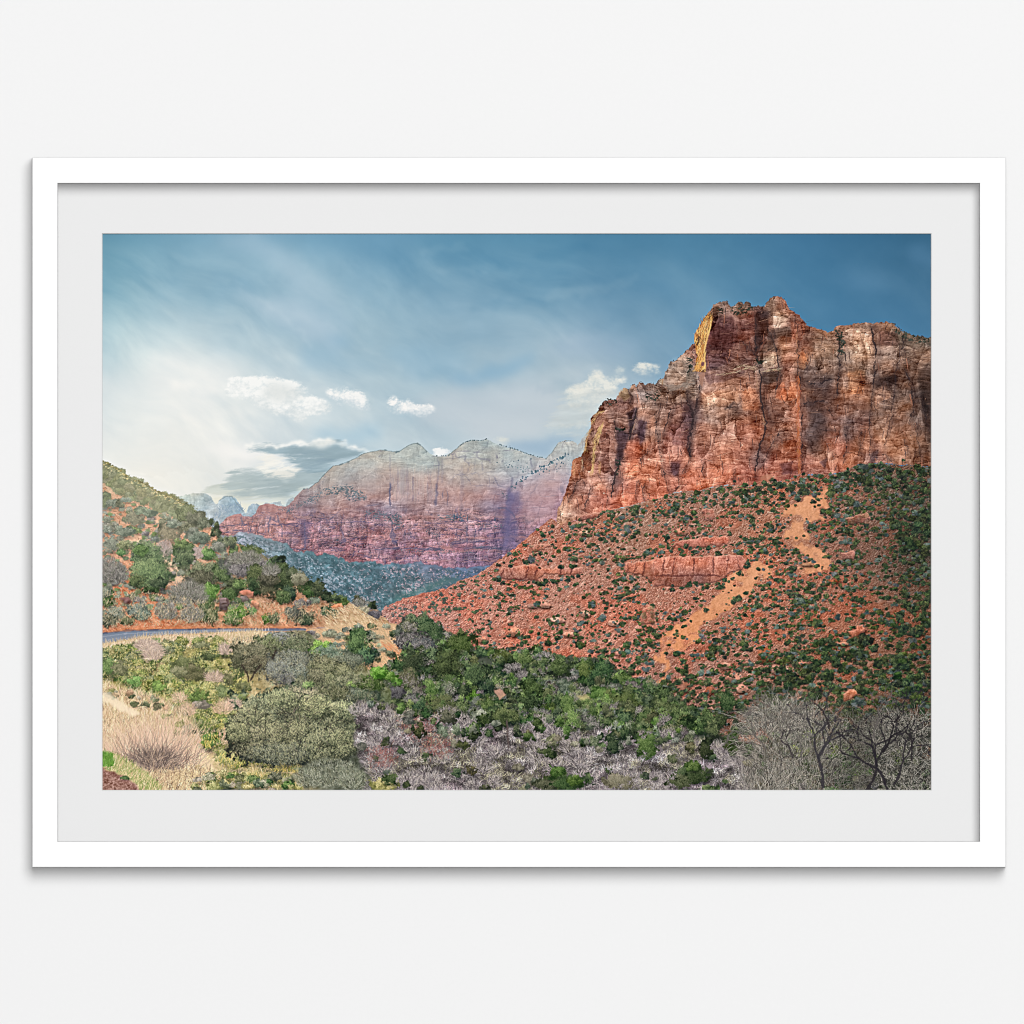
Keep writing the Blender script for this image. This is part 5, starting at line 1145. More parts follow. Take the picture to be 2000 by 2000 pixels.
    put('D', .2847, [(745, 440, 140, 90, tone(OLIVE, .95)), (720, 480, 110, 60, tone(OLIVE, .85)), (860, 430, 60, 60, tone(GREEN, .95)), (960, 380, 110, 60, tone(SAGE, .82)), (1010, 400, 130, 60, tone(GREY, .95)), (1120, 360, 110, 40, tone(GREY, 1.0)), (760, 300, 40, 40, tone(GREEN, 1.15)), (935, 285, 32, 34, tone(GREEN, 1.1)), (1020, 280, 50, 40, tone(GREEN, .9)), (1085, 290, 60, 44, JUN), (905, 225, 50, 44, JUN), (830, 250, 50, 30, SAGE), (700, 190, 80, 40, tone(SAGE, .92)),
                     (1085, 460, 62, 92, tone(JUN, .9)), (1085, 530, 60, 60, DARK), (1190, 520, 80, 90, tone(OLIVE, .75)), (1180, 470, 60, 50, tone(OLIVE, .85)), (1220, 370, 54, 46, tone(GREEN, .8)), (1260, 400, 50, 50, tone(GREEN, .75)), (1240, 340, 40, 26, DARK), (1300, 500, 60, 80, tone(JUN, .8)), (1310, 580, 50, 60, DARK), (1430, 520, 66, 62, tone(JUN, .8)), (1470, 570, 60, 40, tone(GREEN, .75)), (1515, 550, 44, 66, tone(JUN, .78)), (1340, 430, 50, 40, tone(OLIVE, .8)), (1380, 470, 60, 40, tone(PALE, .9)), (1580, 600, 50, 34, tone(JUN, .75)), (1680, 630, 54, 34, tone(GREEN, .9)), (1640, 600, 40, 24, JUN), (1270, 600, 50, 44, tone(GREEN, .9)), (1490, 620, 40, 26, SAGE), (1790, 620, 36, 34, tone(JUN, .7)), (1885, 660, 30, 32, tone(JUN, .8)), (1610, 690, 50, 46, tone(JUN, .85)), (1570, 700, 40, 30, JUN), (1890, 710, 60, 40, tone(GREY, .8)), (1830, 680, 46, 26, PALE), (1400, 640, 60, 30, GREY),
                     (935, 530, 66, 60, tone(JUN, .85)), (900, 590, 60, 50, tone(GREEN, .8)), (985, 515, 56, 34, tone(GREEN, 1.1)), (770, 570, 56, 60, tone(BRIGHT, .9, 10)), (740, 640, 60, 40, tone(GREEN, .85)), (730, 710, 50, 60, tone(GREEN, .78)), (790, 720, 40, 60, OLIVE), (950, 720, 66, 64, tone(BRIGHT, .9)), (920, 750, 60, 40, GREEN), (1060, 700, 36, 30, tone(GREEN, 1.1)), (1160, 750, 34, 34, tone(BRIGHT, .85)), (1215, 740, 36, 46, tone(JUN, .9)), (1400, 740, 90, 46, tone(OLIVE, .75)), (1430, 760, 50, 36, tone(JUN, .9)), (1340, 700, 60, 40, tone(GREY, .8)), (60, 600, 46, 70, tone(GREEN, 1.05)), (50, 560, 40, 40, SAGE), (280, 690, 66, 50, tone(SAGE, .95)), (310, 720, 50, 40, SAGE), (120, 720, 80, 50, SAGE), (70, 760, 60, 40, OLIVE), (210, 760, 50, 30, OLIVE)])
    for cx, cy, rx, ry, n in ((620, 570, 130, 90, 900), (660, 600, 120, 60, 500), (470, 700, 85, 60, 600), (650, 720, 90, 60, 600), (560, 590, 80, 60, 400), (1010, 330, 140, 50, 600), (1190, 410, 70, 46, 300), (1800, 640, 60, 30, 200)):
        p = P('D', cx, cy)[0]; twigs(p[0], p[1], rx * .285, ry * .285, [(150, 144, 136), (122, 118, 112), (172, 166, 154), (108, 112, 94), (92, 90, 82)], n, (100, 97, 90), L=7, base=.88, alpha=.6)
    tuft(0, 0, 0, 0, 1500, [(206, 186, 150), (176, 164, 128), (150, 140, 108), (224, 200, 164)], (3, 9), 1.2, .6, P('D', 38, 560, 300, 560, 700, 620, 1200, 640, 1560, 640, 1600, 780, 900, 790, 38, 810), alpha=.5)
    # boulders by the road
    for v_, c in (((970, 560, 1030, 545, 1075, 560, 1070, 600, 1010, 590), (206, 136, 112)), ((1050, 630, 1080, 612, 1110, 640, 1105, 680, 1070, 660), (214, 152, 120)), ((835, 610, 890, 600, 905, 640, 890, 690, 840, 685), (104, 86, 84)), ((838, 605, 885, 600, 890, 635, 845, 640), (150, 126, 124)), ((150, 600, 210, 595, 240, 630, 200, 645), (130, 92, 88)), ((980, 590, 1030, 590, 1040, 620, 990, 625), (128, 112, 108)), ((1600, 655, 1680, 640, 1690, 690, 1620, 680), (218, 140, 100))):
        fill(P('D', *v_) + [1, 2.5], (70, 48, 40), .6, jit=2, soft=1.2); bb, mm = pmask(P('D', *v_), jit=1.5, js=6, soft=.6, seed=7)
        yy = (YY[bb] - P('D', *v_)[:, 1].min()) / np.ptp(P('D', *v_)[:, 1])
        over(bb, mm * .95, np.clip(np.array(c, np.float32) * (1.12 - .34 * sm(.3, .9, yy + .3 * fbm(XX[bb] / 6, YY[bb] / 4, 3, 8)))[..., None] + 12 * tsl(LM, *yy.shape)[..., None], 20, 240))
    tuft(0, 0, 0, 0, 900, [(226, 196, 156), (206, 176, 132), (170, 136, 96), (236, 212, 176)], (4, 12), -.75, .25, P('D', 1560, 680, 1740, 640, 1932, 760, 1932, 840, 1560, 800), alpha=.6)
    # cut bank of straw-coloured grass beyond the bend
    q = np.concatenate([P('D', 1430, 820, 1700, 790, 1932, 770), P('E', 60, 780, 190, 795, 215, 830, 230, 1000, 100, 1110, -20, 1080), P('D', 1800, 1000, 1440, 900)])
    fill(q, (222, 188, 148), .85, jit=5, js=16, soft=2, seed=310)
    n = 2200
    px, py = scatter(q, n).T
    strokes(px, py, R.uniform(5, 17, n), -.72 + R.normal(0, .22, n), pick([(234, 208, 172), (222, 190, 150), (208, 164, 126), (190, 154, 118), (214, 170, 130), (170, 148, 112)], n, 8), alpha=.5)
    put('D', .2847, [(1860, 850, 40, 24, tone(OLIVE, 1.1)), (1580, 850, 40, 26, PALE), (1480, 870, 50, 26, PALE), (1760, 820, 40, 24, PALE)])
    for p in scatter(P('D', 1450, 840, 1700, 800, 1932, 800, 1932, 1060, 1800, 1020, 1640, 930), 46):
        r = R.uniform(3, 7); bush(p[0], p[1], r * 1.5, r, tone([PALE, OLIVE, SAGE, GREY, PALE][R.integers(0, 5)], R.uniform(.85, 1.08)), edge=.4, sh=.35)
    strokes(*(scatter(P('E', 40, 900, 120, 900, 215, 990, 110, 1040), 160).T), R.uniform(4, 12, 160), -.75 + R.normal(0, .2, 160), jitcol((214, 136, 96), 160, 12), alpha=.5)
    put('E', .2847, [(90, 800, 30, 18, PALE), (40, 870, 40, 16, tone(PALE, .9)), (60, 960, 30, 16, PALE), (120, 990, 40, 24, tone(OLIVE, .9)), (140, 850, 46, 24, tone(OLIVE, .95))])


def foreground():
    low = P('D', 20, 920, 150, 905, 300, 878, 500, 862, 800, 848, 1100, 836, 1430, 830, 1500, 880, 1640, 960, 1800, 1050, 1932, 1150)
    q = np.concatenate([low, P('E', 120, 1250, 100, 1560, 60, 1932), P('D', 1932, 1940, 20, 1940)])
    b, m = pmask(q, jit=3, js=9, soft=1, seed=320)
    x = XX[b]; y = YY[b]; h, w = x.shape
    g = guide([(230, 1265, (222, 202, 164)), (300, 1250, (218, 188, 160)), (420, 1250, (196, 178, 130)), (500, 1250, (216, 190, 152)), (220, 1300, (176, 172, 104)), (300, 1290, (176, 158, 124)), (380, 1290, (166, 160, 100)), (450, 1310, (160, 156, 98)), (240, 1340, (150, 150, 84)), (340, 1350, (158, 162, 98)), (420, 1370, (150, 150, 96)), (500, 1340, (190, 170, 128)), (220, 1370, (220, 188, 144)), (300, 1400, (206, 190, 136)), (400, 1400, (160, 162, 100)), (470, 1390, (196, 166, 130)), (215, 1430, (236, 214, 182)), (300, 1460, (226, 202, 170)), (380, 1470, (214, 190, 152)), (230, 1490, (206, 176, 146)), (220, 1530, (184, 160, 110)), (300, 1540, (190, 164, 128)), (400, 1500, (226, 204, 164)), (440, 1530, (206, 190, 134)), (550, 1530, (214, 190, 140)), (560, 1300, (130, 126, 104)), (600, 1350, (124, 122, 96)), (640, 1300, (114, 124, 90)), (680, 1350, (104, 114, 88)), (700, 1280, (150, 140, 104)), (560, 1430, (84, 92, 70)), (640, 1500, (90, 94, 80))], 34)
    t = fbm(x / 14, y / 9, 4, 321)
    over(b, m, np.clip(g[b] + (t * 22 + 8 * tsl(TM, h, w) + 7 * tsl(TF, h, w))[..., None], 20, 250))
    # dry grass below the road
    tuft(0, 0, 0, 0, 3800, [(240, 214, 186), (228, 198, 168), (214, 186, 146), (196, 166, 136), (236, 220, 184), (190, 164, 110)], (5, 15), 1.35, .5, P('D', 20, 930, 150, 910, 300, 880, 500, 866, 800, 852, 1100, 840, 1200, 900, 900, 960, 600, 940, 400, 1000, 200, 980, 30, 1000), alpha=.65)
    # rabbitbrush: rounded yellow-green clumps, tips alight
    N = []
    for z, n, *v in (('D', 90, 30, 960, 320, 930, 340, 1120, 200, 1180, 40, 1130), ('D', 150, 380, 920, 900, 880, 960, 1100, 1040, 1260, 960, 1330, 700, 1340, 420, 1280, 200, 1230, 340, 1080), ('D', 90, 480, 1290, 700, 1330, 900, 1330, 940, 1540, 860, 1620, 740, 1560, 640, 1420), ('D', 24, 700, 1560, 820, 1560, 860, 1660, 740, 1640)):
        N += [(p, 0) for p in scatter(P(z, *v), n)]
    for p, _ in sorted(N, key=lambda a: a[0][1]):
        r = R.uniform(5, 12.5)
        pal = tone([((82, 90, 48), (138, 142, 82), (208, 196, 134)), ((70, 84, 46), (120, 134, 76), (190, 188, 124)), YEL, ((76, 86, 60), (122, 130, 90), (172, 174, 130)), ((66, 78, 52), (106, 118, 78), (160, 164, 116))][R.integers(0, 5)], R.uniform(.9, 1.08))
        bush(p[0], p[1], r * 1.25, r, pal, 'dome', edge=.32, sh=.5, contrast=1.1, leaf=1.3)
        n = int(r * 3)
        strokes(p[0] + R.normal(0, r * .6, n), p[1] + R.uniform(-.6, .4, n) * r, R.uniform(2, r * .6, n), 1.57 + R.normal(0, .5, n), pick([(112, 130, 72), (216, 202, 142), (188, 182, 116), (90, 106, 62), (226, 212, 160)], n, 10), alpha=.5)
    n = 900
    px, py = scatter(P('D', 40, 940, 900, 890, 1040, 1250, 900, 1500, 700, 1400, 300, 1230, 40, 1140), n).T
    strokes(px, py, R.uniform(1, 3, n), 1.2 + R.normal(0, .6, n), pick([(230, 214, 150), (222, 204, 136), (206, 190, 120), (236, 222, 168)], n, 8), wid=1.6, alpha=.6)
    for z, cx, cy, rx, ry, p in (('D', 90, 1080, 70, 70, tone(GREEN, .95)), ('D', 250, 1180, 60, 50, tone(GREEN, 1.1)), ('D', 160, 1090, 60, 50, OLIVE), ('D', 420, 1210, 60, 40, tone(GREEN, 1.15)), ('D', 690, 1270, 70, 50, tone(GREEN, 1.0)), ('D', 860, 1240, 60, 50, tone(OLIVE, .95)), ('D', 600, 1070, 100, 70, tone(OLIVE, .78)), ('D', 650, 1120, 110, 60, tone(OLIVE, .72)), ('D', 560, 1110, 60, 50, OLIVE), ('D', 760, 1010, 46, 26, tone(JUN, .8)), ('D', 720, 930, 70, 30, tone(OLIVE, .9)), ('D', 900, 1160, 60, 40, tone(OLIVE, .8)), ('D', 1000, 1210, 60, 40, tone(OLIVE, .9)), ('D', 980, 1290, 50, 40, tone(GREEN, .9)), ('D', 700, 1340, 80, 30, GREY), ('D', 480, 960, 60, 30, OLIVE), ('D', 400, 900, 40, 26, tone(GREEN, 1.1))):
        pp = P(z, cx, cy)[0]; bush(pp[0], pp[1], rx * .24, ry * .24, tone(p, 1.1, 6, (150, 150, 92), .22), edge=.42, sh=.3)
    for cx, cy, rx, ry, n in ((380, 980, 80, 60, 420), (340, 930, 90, 40, 400), (800, 1150, 60, 40, 200), (930, 1340, 60, 40, 260), (880, 960, 46, 40, 200)):
        p = P('D', cx, cy)[0]; twigs(p[0], p[1], rx * .285, ry * .285, [(196, 170, 152), (170, 148, 138), (220, 196, 176)], n, (150, 130, 120), L=11, base=.6, curve=.3)
    # rounded grey-green scrub oak to the right
    for cx, cy, rx, ry, p in ((1300, 900, 130, 60, tone(OLIVE, .8)), (1230, 880, 100, 50, tone(GREY, .85)), (1350, 950, 110, 80, tone(OLIVE, .72)), (1180, 930, 80, 70, tone(OLIVE, .8)), (1060, 1000, 140, 80, tone(OLIVE, .74)), (1000, 1050, 80, 60, tone(OLIVE, .66)), (1100, 1060, 100, 60, tone(OLIVE, .7)), (1330, 1040, 130, 80, tone(GREY, .78)), (1250, 1110, 100, 70, tone(GREY, .74)), (1370, 1130, 90, 60, tone(SAGE, .82)), (1300, 1170, 70, 50, tone(GREY, .7)), (1400, 1190, 60, 44, tone(OLIVE, .9)),
                              (1540, 950, 74, 50, tone(BRIGHT, .92)), (1790, 870, 60, 70, tone(DARK, 1.05)), (1800, 960, 90, 80, DARK), (1850, 1010, 60, 60, DARK), (1600, 1000, 130, 60, tone(SAGE, .72)), (1700, 1040, 120, 60, tone(SAGE, .68)), (1560, 1060, 100, 50, tone(OLIVE, .8)), (1620, 1120, 130, 80, tone(OLIVE, .88)), (1560, 1200, 110, 70, tone(OLIVE, .82)), (1720, 1180, 90, 60, tone(OLIVE, .84)), (1750, 1210, 50, 30, tone(GREEN, 1.1)), (1460, 1210, 50, 36, tone(GREEN, 1.05)), (1500, 1140, 60, 50, tone(OLIVE, .8)), (1700, 1290, 130, 70, tone(SAGE, .66)), (1800, 1310, 120, 60, tone(SAGE, .62)), (1640, 1260, 90, 50, tone(OLIVE, .72)), (1860, 1250, 80, 70, tone(SAGE, .68)), (1880, 1190, 80, 60, tone(GREEN, .75)), (1920, 1120, 50, 40, tone(BRIGHT, .85))):
        p_ = P('D', cx, cy)[0]; bush(p_[0], p_[1], rx * .285, ry * .285, tone(p, 1.16, 2), edge=.34, sh=.35, leaf=1.3, contrast=1.35)
    n = 4200
    px, py = scatter(P('D', 920, 880, 1430, 830, 1500, 960, 1880, 1080, 1932, 1380, 1600, 1300, 1300, 1230, 1000, 1120), n).T
    strokes(px, py, R.uniform(2, 6, n), R.uniform(.2, 2.9, n), pick([(166, 160, 130), (60, 60, 50), (52, 56, 48), (150, 146, 120), (184, 178, 148)], n, 10), alpha=.4)
    for v_ in ((1040, 1180, 1030, 1120, 990, 1060), (1050, 1170, 1090, 1100, 1130, 1060), (1200, 1020, 1230, 960)):
        pline(P('D', *v_), (60, 52, 48), 2, .8, jit=1, seed=3)
    for cx, cy, rx, ry, n in ((860, 1360, 70, 50, 200), (620, 1370, 60, 50, 200), (860, 1560, 70, 60, 260), (560, 1290, 60, 40, 160)):
        p = P('D', cx, cy)[0]; twigs(p[0], p[1], rx * .285, ry * .285, [(216, 184, 158), (196, 164, 140), (230, 204, 178)], n, (176, 148, 126), L=10, base=.4, curve=.3, alpha=.6)
    # straw slope, pale path, the big dry shrub
    tuft(0, 0, 0, 0, 5200, [(244, 224, 196), (236, 210, 176), (222, 192, 160), (206, 176, 150), (196, 160, 128), (240, 226, 188)], (6, 20), 1.5, .4, P('D', 30, 1180, 140, 1230, 300, 1260, 480, 1320, 600, 1420, 690, 1540, 740, 1660, 640, 1700, 300, 1700, 30, 1660), alpha=.5)
    tuft(0, 0, 0, 0, 900, [(176, 146, 116), (150, 124, 100), (196, 166, 132), (130, 112, 92), (214, 190, 150)], (5, 14), 1.5, .5, P('D', 30, 1180, 200, 1240, 440, 1290, 640, 1420, 720, 1640, 300, 1700, 30, 1660), alpha=.45)
    for p in scatter(P('D', 40, 1190, 200, 1230, 480, 1300, 700, 1480, 740, 1660, 600, 1660, 480, 1440, 200, 1320, 60, 1280), 34):
        r = R.uniform(3, 7); bush(p[0], p[1], r * 1.3, r, tone([PALE, YEL, OLIVE, ((150, 124, 100), (196, 164, 134), (232, 206, 174))][R.integers(0, 4)], R.uniform(.95, 1.1)), edge=.5, sh=.25, alpha=.8)
    fill(P('D', 30, 1250, 90, 1260, 200, 1340, 300, 1400, 260, 1420, 150, 1370, 40, 1310), (250, 232, 204), .8, jit=3, soft=2, seed=330)
    fill(P('D', 600, 1640, 700, 1660, 800, 1760, 900, 1860, 860, 1900, 760, 1790, 640, 1710), (244, 222, 186), .75, jit=3, soft=2, seed=331)
    cx, cy = P('D', 400, 1790)[0]
    for k, (n, cols, L0, L1, al) in enumerate(((1500, [(232, 200, 176), (222, 188, 166), (206, 172, 150), (240, 214, 190)], 30, 120, .5), (420, [(140, 120, 110), (122, 104, 96), (164, 142, 128)], 16, 78, .5))):
        a = 1.57 + R.normal(0, .62, n)
        px = cx + R.normal(0, 34, n) + 26 * np.cos(a); py = cy - R.uniform(0, 22, n)
        strokes(px, py, R.uniform(L0, L1, n) * (1 - .25 * np.abs(a - 1.57)), a, pick(cols, n, 10), curve=R.normal(0, .35, n), alpha=al)
    twigs(cx - 6, cy - 16, 56, 24, [(104, 90, 86), (128, 112, 104), (166, 146, 132), (88, 78, 74), (204, 178, 156)], 800, (128, 110, 102), L=20, base=.5, curve=.5)
    tuft(0, 0, 0, 0, 1500, [(250, 226, 190), (224, 196, 162), (120, 96, 84), (236, 212, 170), (180, 150, 120)], (6, 20), 1.3, .6, P('D', 300, 1800, 760, 1780, 940, 1900, 940, 1932, 260, 1932), alpha=.6)
    tuft(0, 0, 0, 0, 1700, [(140, 158, 92), (172, 172, 112), (214, 200, 150), (112, 134, 76), (232, 216, 172), (226, 200, 160)], (5, 13), 1.2, .4, P('D', 30, 1670, 110, 1680, 260, 1760, 440, 1900, 440, 1932, 300, 1932, 200, 1840, 30, 1770), alpha=.7)
    tuft(0, 0, 0, 0, 500, [(104, 146, 66), (130, 166, 84), (84, 118, 54)], (4, 10), 1.3, .4, P('D', 30, 1670, 100, 1680, 110, 1760, 30, 1760), alpha=.8)
    # red gravel in the corner
    q = P('D', 20, 1775, 120, 1800, 220, 1850, 300, 1932, 20, 1945)
    b, m = pmask(q, jit=4, js=10, soft=1.5, seed=333)
    xx = XX[b]; yy = YY[b]
    over(b, m * .9, np.array([150, 112, 104], np.float32) + (34 * fbm(xx / 4, yy / 3, 4, 334) + 14 * tsl(TF, *xx.shape))[..., None])
    put('D', .2847, [(190, 1840, 40, 14, tone(GREEN, .95))])
    # yellow shrubs along the bottom
    tuft(0, 0, 0, 0, 2600, [(228, 206, 156), (236, 216, 172), (204, 180, 130), (150, 150, 96), (112, 126, 76), (240, 224, 190), (96, 104, 70), (214, 176, 140)], (5, 13), 1.45, .5, P('D', 640, 1880, 900, 1780, 1100, 1780, 1300, 1820, 1400, 1932, 640, 1932), alpha=.65)
    for cx, cy, rx, ry in ((880, 1700, 60, 60), (950, 1740, 70, 56), (1000, 1720, 40, 40), (1180, 1740, 60, 50), (1250, 1770, 60, 40), (1100, 1720, 40, 40), (1060, 1860, 110, 60), (1230, 1870, 90, 50), (920, 1880, 90, 40), (1360, 1780, 40, 30), (780, 1580, 60, 50), (760, 1610, 40, 40)):
        p = P('D', cx, cy)[0]; pal = YEL if cy > 1650 else tone(GREEN, 1.0)
        bush(p[0], p[1], rx * .285, ry * .285, tone(pal, R.uniform(.9, 1.05)), 'dome', edge=.4, leaf=1.5, sh=.4)
        n = 60; strokes(p[0] + R.normal(0, rx * .15, n), p[1] + R.uniform(-.2, .2, n) * ry, R.uniform(3, 9, n), 1.5 + R.normal(0, .4, n), pick([(236, 214, 140), (120, 140, 66), (222, 196, 116)], n, 8), alpha=.7)
    for p in scatter(P('D', 660, 1850, 900, 1800, 1380, 1840, 1420, 1932, 660, 1932), 44):
        r = R.uniform(5, 11); bush(p[0], p[1], r * 1.3, r, tone([YEL, OLIVE, GREEN, PALE, YEL][R.integers(0, 5)], R.uniform(.9, 1.1)), 'dome', edge=.45, sh=.4, contrast=1.2)
    # the large round live oak
    for cx, cy, rx, ry, f in ((1240, 1440, 250, 190, .84), (1150, 1400, 190, 130, .86), (1400, 1330, 170, 110, .86), (1270, 1310, 120, 80, .9), (1050, 1470, 150, 110, .84), (1560, 1470, 210, 150, .78), (1640, 1420, 110, 90, .92), (1700, 1380, 70, 70, 1.05), (1100, 1600, 170, 120, .72), (1330, 1580, 230, 140, .70), (1560, 1620, 220, 120, .70), (1250, 1680, 200, 80, .58), (1680, 1600, 110, 90, .68), (960, 1530, 90, 70, .8), (1500, 1360, 120, 80, .84)):
        p = P('D', cx, cy)[0]; bush(p[0], p[1], rx * .285, ry * .285, tone(((54, 60, 50), (104, 110, 88), (178, 178, 144)), f * .5 + .62), edge=.36, leaf=1.3, contrast=1.5, sh=.35)
    n = 5200
    px, py = scatter(P('D', 920, 1380, 1200, 1270, 1480, 1290, 1760, 1390, 1790, 1640, 1640, 1720, 1300, 1740, 1020, 1700, 900, 1560), n).T
    strokes(px, py, R.uniform(1.5, 4, n), R.uniform(0, 3.1, n), pick([(164, 162, 126), (140, 140, 108), (180, 176, 140), (52, 54, 46), (58, 60, 50)], n, 10), alpha=.38, wid=1.3)
    n = 90
    px, py = scatter(P('D', 1000, 1400, 1400, 1300, 1700, 1450, 1600, 1660, 1150, 1660), n).T
    strokes(px, py, R.uniform(10, 34, n), R.uniform(.6, 2.5, n), pick([(58, 50, 48), (110, 98, 92), (44, 38, 38)], n, 8), curve=R.normal(0, .5, n), alpha=.6)
    for cx, cy, rx, ry, n in ((1600, 1800, 220, 110, 1800), (1450, 1840, 110, 80, 600), (1750, 1850, 120, 80, 700)):
        p = P('D', cx, cy)[0]; twigs(p[0], p[1], rx * .285, ry * .285, [(168, 170, 152), (140, 143, 126), (188, 187, 168), (104, 108, 92), (84, 88, 74), (150, 150, 124)], int(n * .8), (98, 102, 88), L=6, base=.7, alpha=.6)


VALLEY = np.concatenate([P('E', 150, 810, 240, 715, 320, 735, 380, 750, 440, 790, 500, 840, 620, 895, 700, 945, 800, 960, 880, 985, 980, 965, 1150, 972, 1250, 995, 1400, 1015, 1550, 1020, 1650, 1065, 1750, 1135, 1850, 1165, 1932, 1210), P('F', 60, 1290, 120, 1320, 200, 1370, 300, 1450, 400, 1530, 500, 1560, 560, 1420)])


def valley():
    q = np.concatenate([VALLEY, P('F', 640, 1600, 620, 1932), P('E', 1932, 1932, 100, 1932, 60, 1600, -80, 1360, 100, 1120, 220, 1000)])
    b, m = pmask(q, jit=5, js=9, soft=1, seed=340)
    x = XX[b]; y = YY[b]
    over(b, m, (np.array([70, 76, 64], np.float32) + (20 * fbm(x / 9, y / 6, 4, 341))[..., None]))
    T = []
    zone = np.concatenate([VALLEY[:-2], P('F', 420, 1480), P('E', 1932, 1560, 1650, 1490, 1300, 1540, 1200, 1470, 900, 1480, 700, 1440, 300, 1380, 0, 1320, -60, 1260, 0, 1130, 200, 1010)])
    for p in scatter(zone, 620):
        f = np.clip((p[1] - 1205) / 220, 0, 1)
        r = (4.5 + 8.5 * f) * R.uniform(.7, 1.35)
        k = R.random()
        pal = JUN if k < .34 else DARK if k < .52 else GREEN if k < .66 else tone(GREY, .85) if k < .82 else tone(SAGE, .8) if k < .9 else OLIVE
        pal = tone(pal, R.uniform(.78, 1.04))
        T.append((p[1] + r * .8, p[0], p[1], r * R.uniform(.9, 1.3), r * R.uniform(.9, 1.25), pal, 'cone' if R.random() < .16 and k < .66 else 'round'))
    for it in ((265, 760, 40, 40, JUN), (350, 790, 70, 60, tone(JUN, .9)), (390, 850, 80, 80, tone(JUN, .8)), (240, 800, 50, 36, OLIVE), (250, 900, 110, 60, tone(GREY, .66)), (330, 930, 100, 50, tone(GREY, .62)), (460, 920, 40, 34, tone(GREEN, 1.05)), (590, 930, 90, 80, tone(GREEN, .72)), (270, 1050, 100, 100, tone(JUN, .66)), (160, 1090, 50, 60, DARK), (390, 1010, 60, 60, JUN), (510, 1090, 90, 130, tone(DARK, .95)), (520, 1200, 70, 70, DARK), (230, 1190, 80, 80, tone(OLIVE, .74)), (390, 1250, 60, 80, tone(GREEN, .95), 'cone'), (480, 1360, 90, 80, tone(JUN, .8)), (580, 1370, 80, 60, tone(JUN, .95)), (400, 1340, 60, 50, tone(GREEN, .8)),
               (710, 1150, 80, 100, DARK), (790, 1120, 50, 60, DARK), (785, 1260, 60, 100, tone(DARK, .85)), (780, 1340, 44, 50, DARK), (690, 1300, 50, 40, tone(BRIGHT, .8)), (660, 1230, 50, 34, GREEN), (850, 1180, 60, 40, OLIVE), (940, 1180, 40, 40, tone(GREEN, .9)), (1085, 1260, 80, 100, tone(DARK, 1.0)), (1060, 1350, 90, 90, tone(DARK, .9)), (1120, 1430, 70, 50, tone(GREEN, .8)), (910, 1420, 100, 60, tone(JUN, .95)), (850, 1400, 60, 50, tone(JUN, 1.0)), (1340, 1400, 70, 90, tone(GREEN, .85), 'cone'), (1360, 1480, 80, 100, tone(GREEN, .95), 'cone'), (1500, 1420, 66, 70, tone(GREEN, .75), 'cone'), (1590, 1410, 50, 70, tone(JUN, .85), 'cone'), (1740, 1350, 90, 90, tone(GREEN, .72)), (1740, 1400, 60, 80, tone(JUN, .85)), (1680, 1510, 50, 60, tone(GREEN, .95)), (1440, 1110, 60, 60, tone(GREEN, .8)), (1570, 1130, 70, 90, tone(DARK, 1.05)), (1260, 1080, 70, 60, tone(GREEN, .72)), (1150, 1070, 60, 50, tone(JUN, .9)), (1130, 990, 30, 44, JUN), (1040, 1040, 60, 60, tone(GREEN, .85)), (880, 1010, 60, 50, tone(GREEN, .74)), (1700, 1180, 80, 50, tone(GREEN, .85)), (1800, 1210, 80, 50, tone(GREEN, .8)), (1550, 1280, 70, 50, tone(GREEN, .9)), (1660, 1270, 60, 40, tone(GREEN, 1.0)), (1870, 1440, 70, 60, tone(JUN, .85)), (1880, 1620, 70, 90, tone(GREEN, .85)), (1630, 1620, 46, 70, tone(JUN, .8)), (1780, 1710, 30, 34, GREEN), (1220, 1680, 46, 40, tone(JUN, .75)), (1900, 1270, 60, 60, tone(DARK, 1.1))):
        p = P('E', it[0], it[1])[0]; s = .2847
        T.append((p[1] + it[3] * s * .8, p[0], p[1], it[2] * s, it[3] * s, it[4], it[5] if len(it) > 5 else 'round'))
    for it in ((40, 1290, 80, 60, tone(DARK, 1.05)), (120, 1340, 60, 60, tone(JUN, .8)), (60, 1400, 80, 80, tone(GREEN, .8)), (150, 1440, 90, 60, tone(GREEN, .85)), (250, 1400, 60, 50, DARK), (350, 1450, 80, 60, tone(DARK, 1.1)), (300, 1500, 60, 40, tone(JUN, .85)), (560, 1600, 70, 80, tone(GREEN, .78)), (440, 1440, 50, 50, DARK), (500, 1320, 60, 80, tone(JUN, .8))):
        p = P('F', it[0], it[1])[0]; s = .2847
        T.append((p[1] + it[3] * s * .8, p[0], p[1], it[2] * s, it[3] * s, it[4], 'round'))
    for t in sorted(T, key=lambda t: t[0]):
        grey_ = t[5][1][1] - t[5][1][0] < 6
        if not grey_ and t[6] == 'round' and t[3] > 5 and R.random() < .55:
            bush(t[1] + R.normal(0, 1.5), t[2] - t[4] * .55, t[3] * .62, t[4] * .9, t[5], 'cone', edge=.4, leaf=1.2, sh=.2, contrast=1.2)
        bush(t[1], t[2], t[3], t[4], t[5], t[6], edge=.38, leaf=1.2, sh=.6, contrast=1.25, lift=-.06)
        if t[5][1][1] - t[5][1][0] < 6 and t[3] > 6:
            n = int(t[3] * 9)
            strokes(t[1] + R.normal(0, t[3] * .5, n), t[2] + R.normal(0, t[4] * .4, n), R.uniform(2, 6, n), R.uniform(.3, 2.8, n), pick([(176, 168, 162), (150, 142, 140), (90, 84, 84)], n, 10), alpha=.5)
    fill(P('E', 1390, 1275, 1450, 1262, 1500, 1290, 1430, 1305), (206, 186, 140), .7, jit=3, soft=1.5)
    fill(P('E', 820, 1230, 860, 1225, 910, 1265, 860, 1300), (206, 160, 140), .8, jit=1.5, soft=.8)
    fill(P('E', 0, 1100, 90, 1110, 180, 1180, 150, 1200, 40, 1150, -40, 1140), (110, 160, 54), .5, jit=3, soft=1)
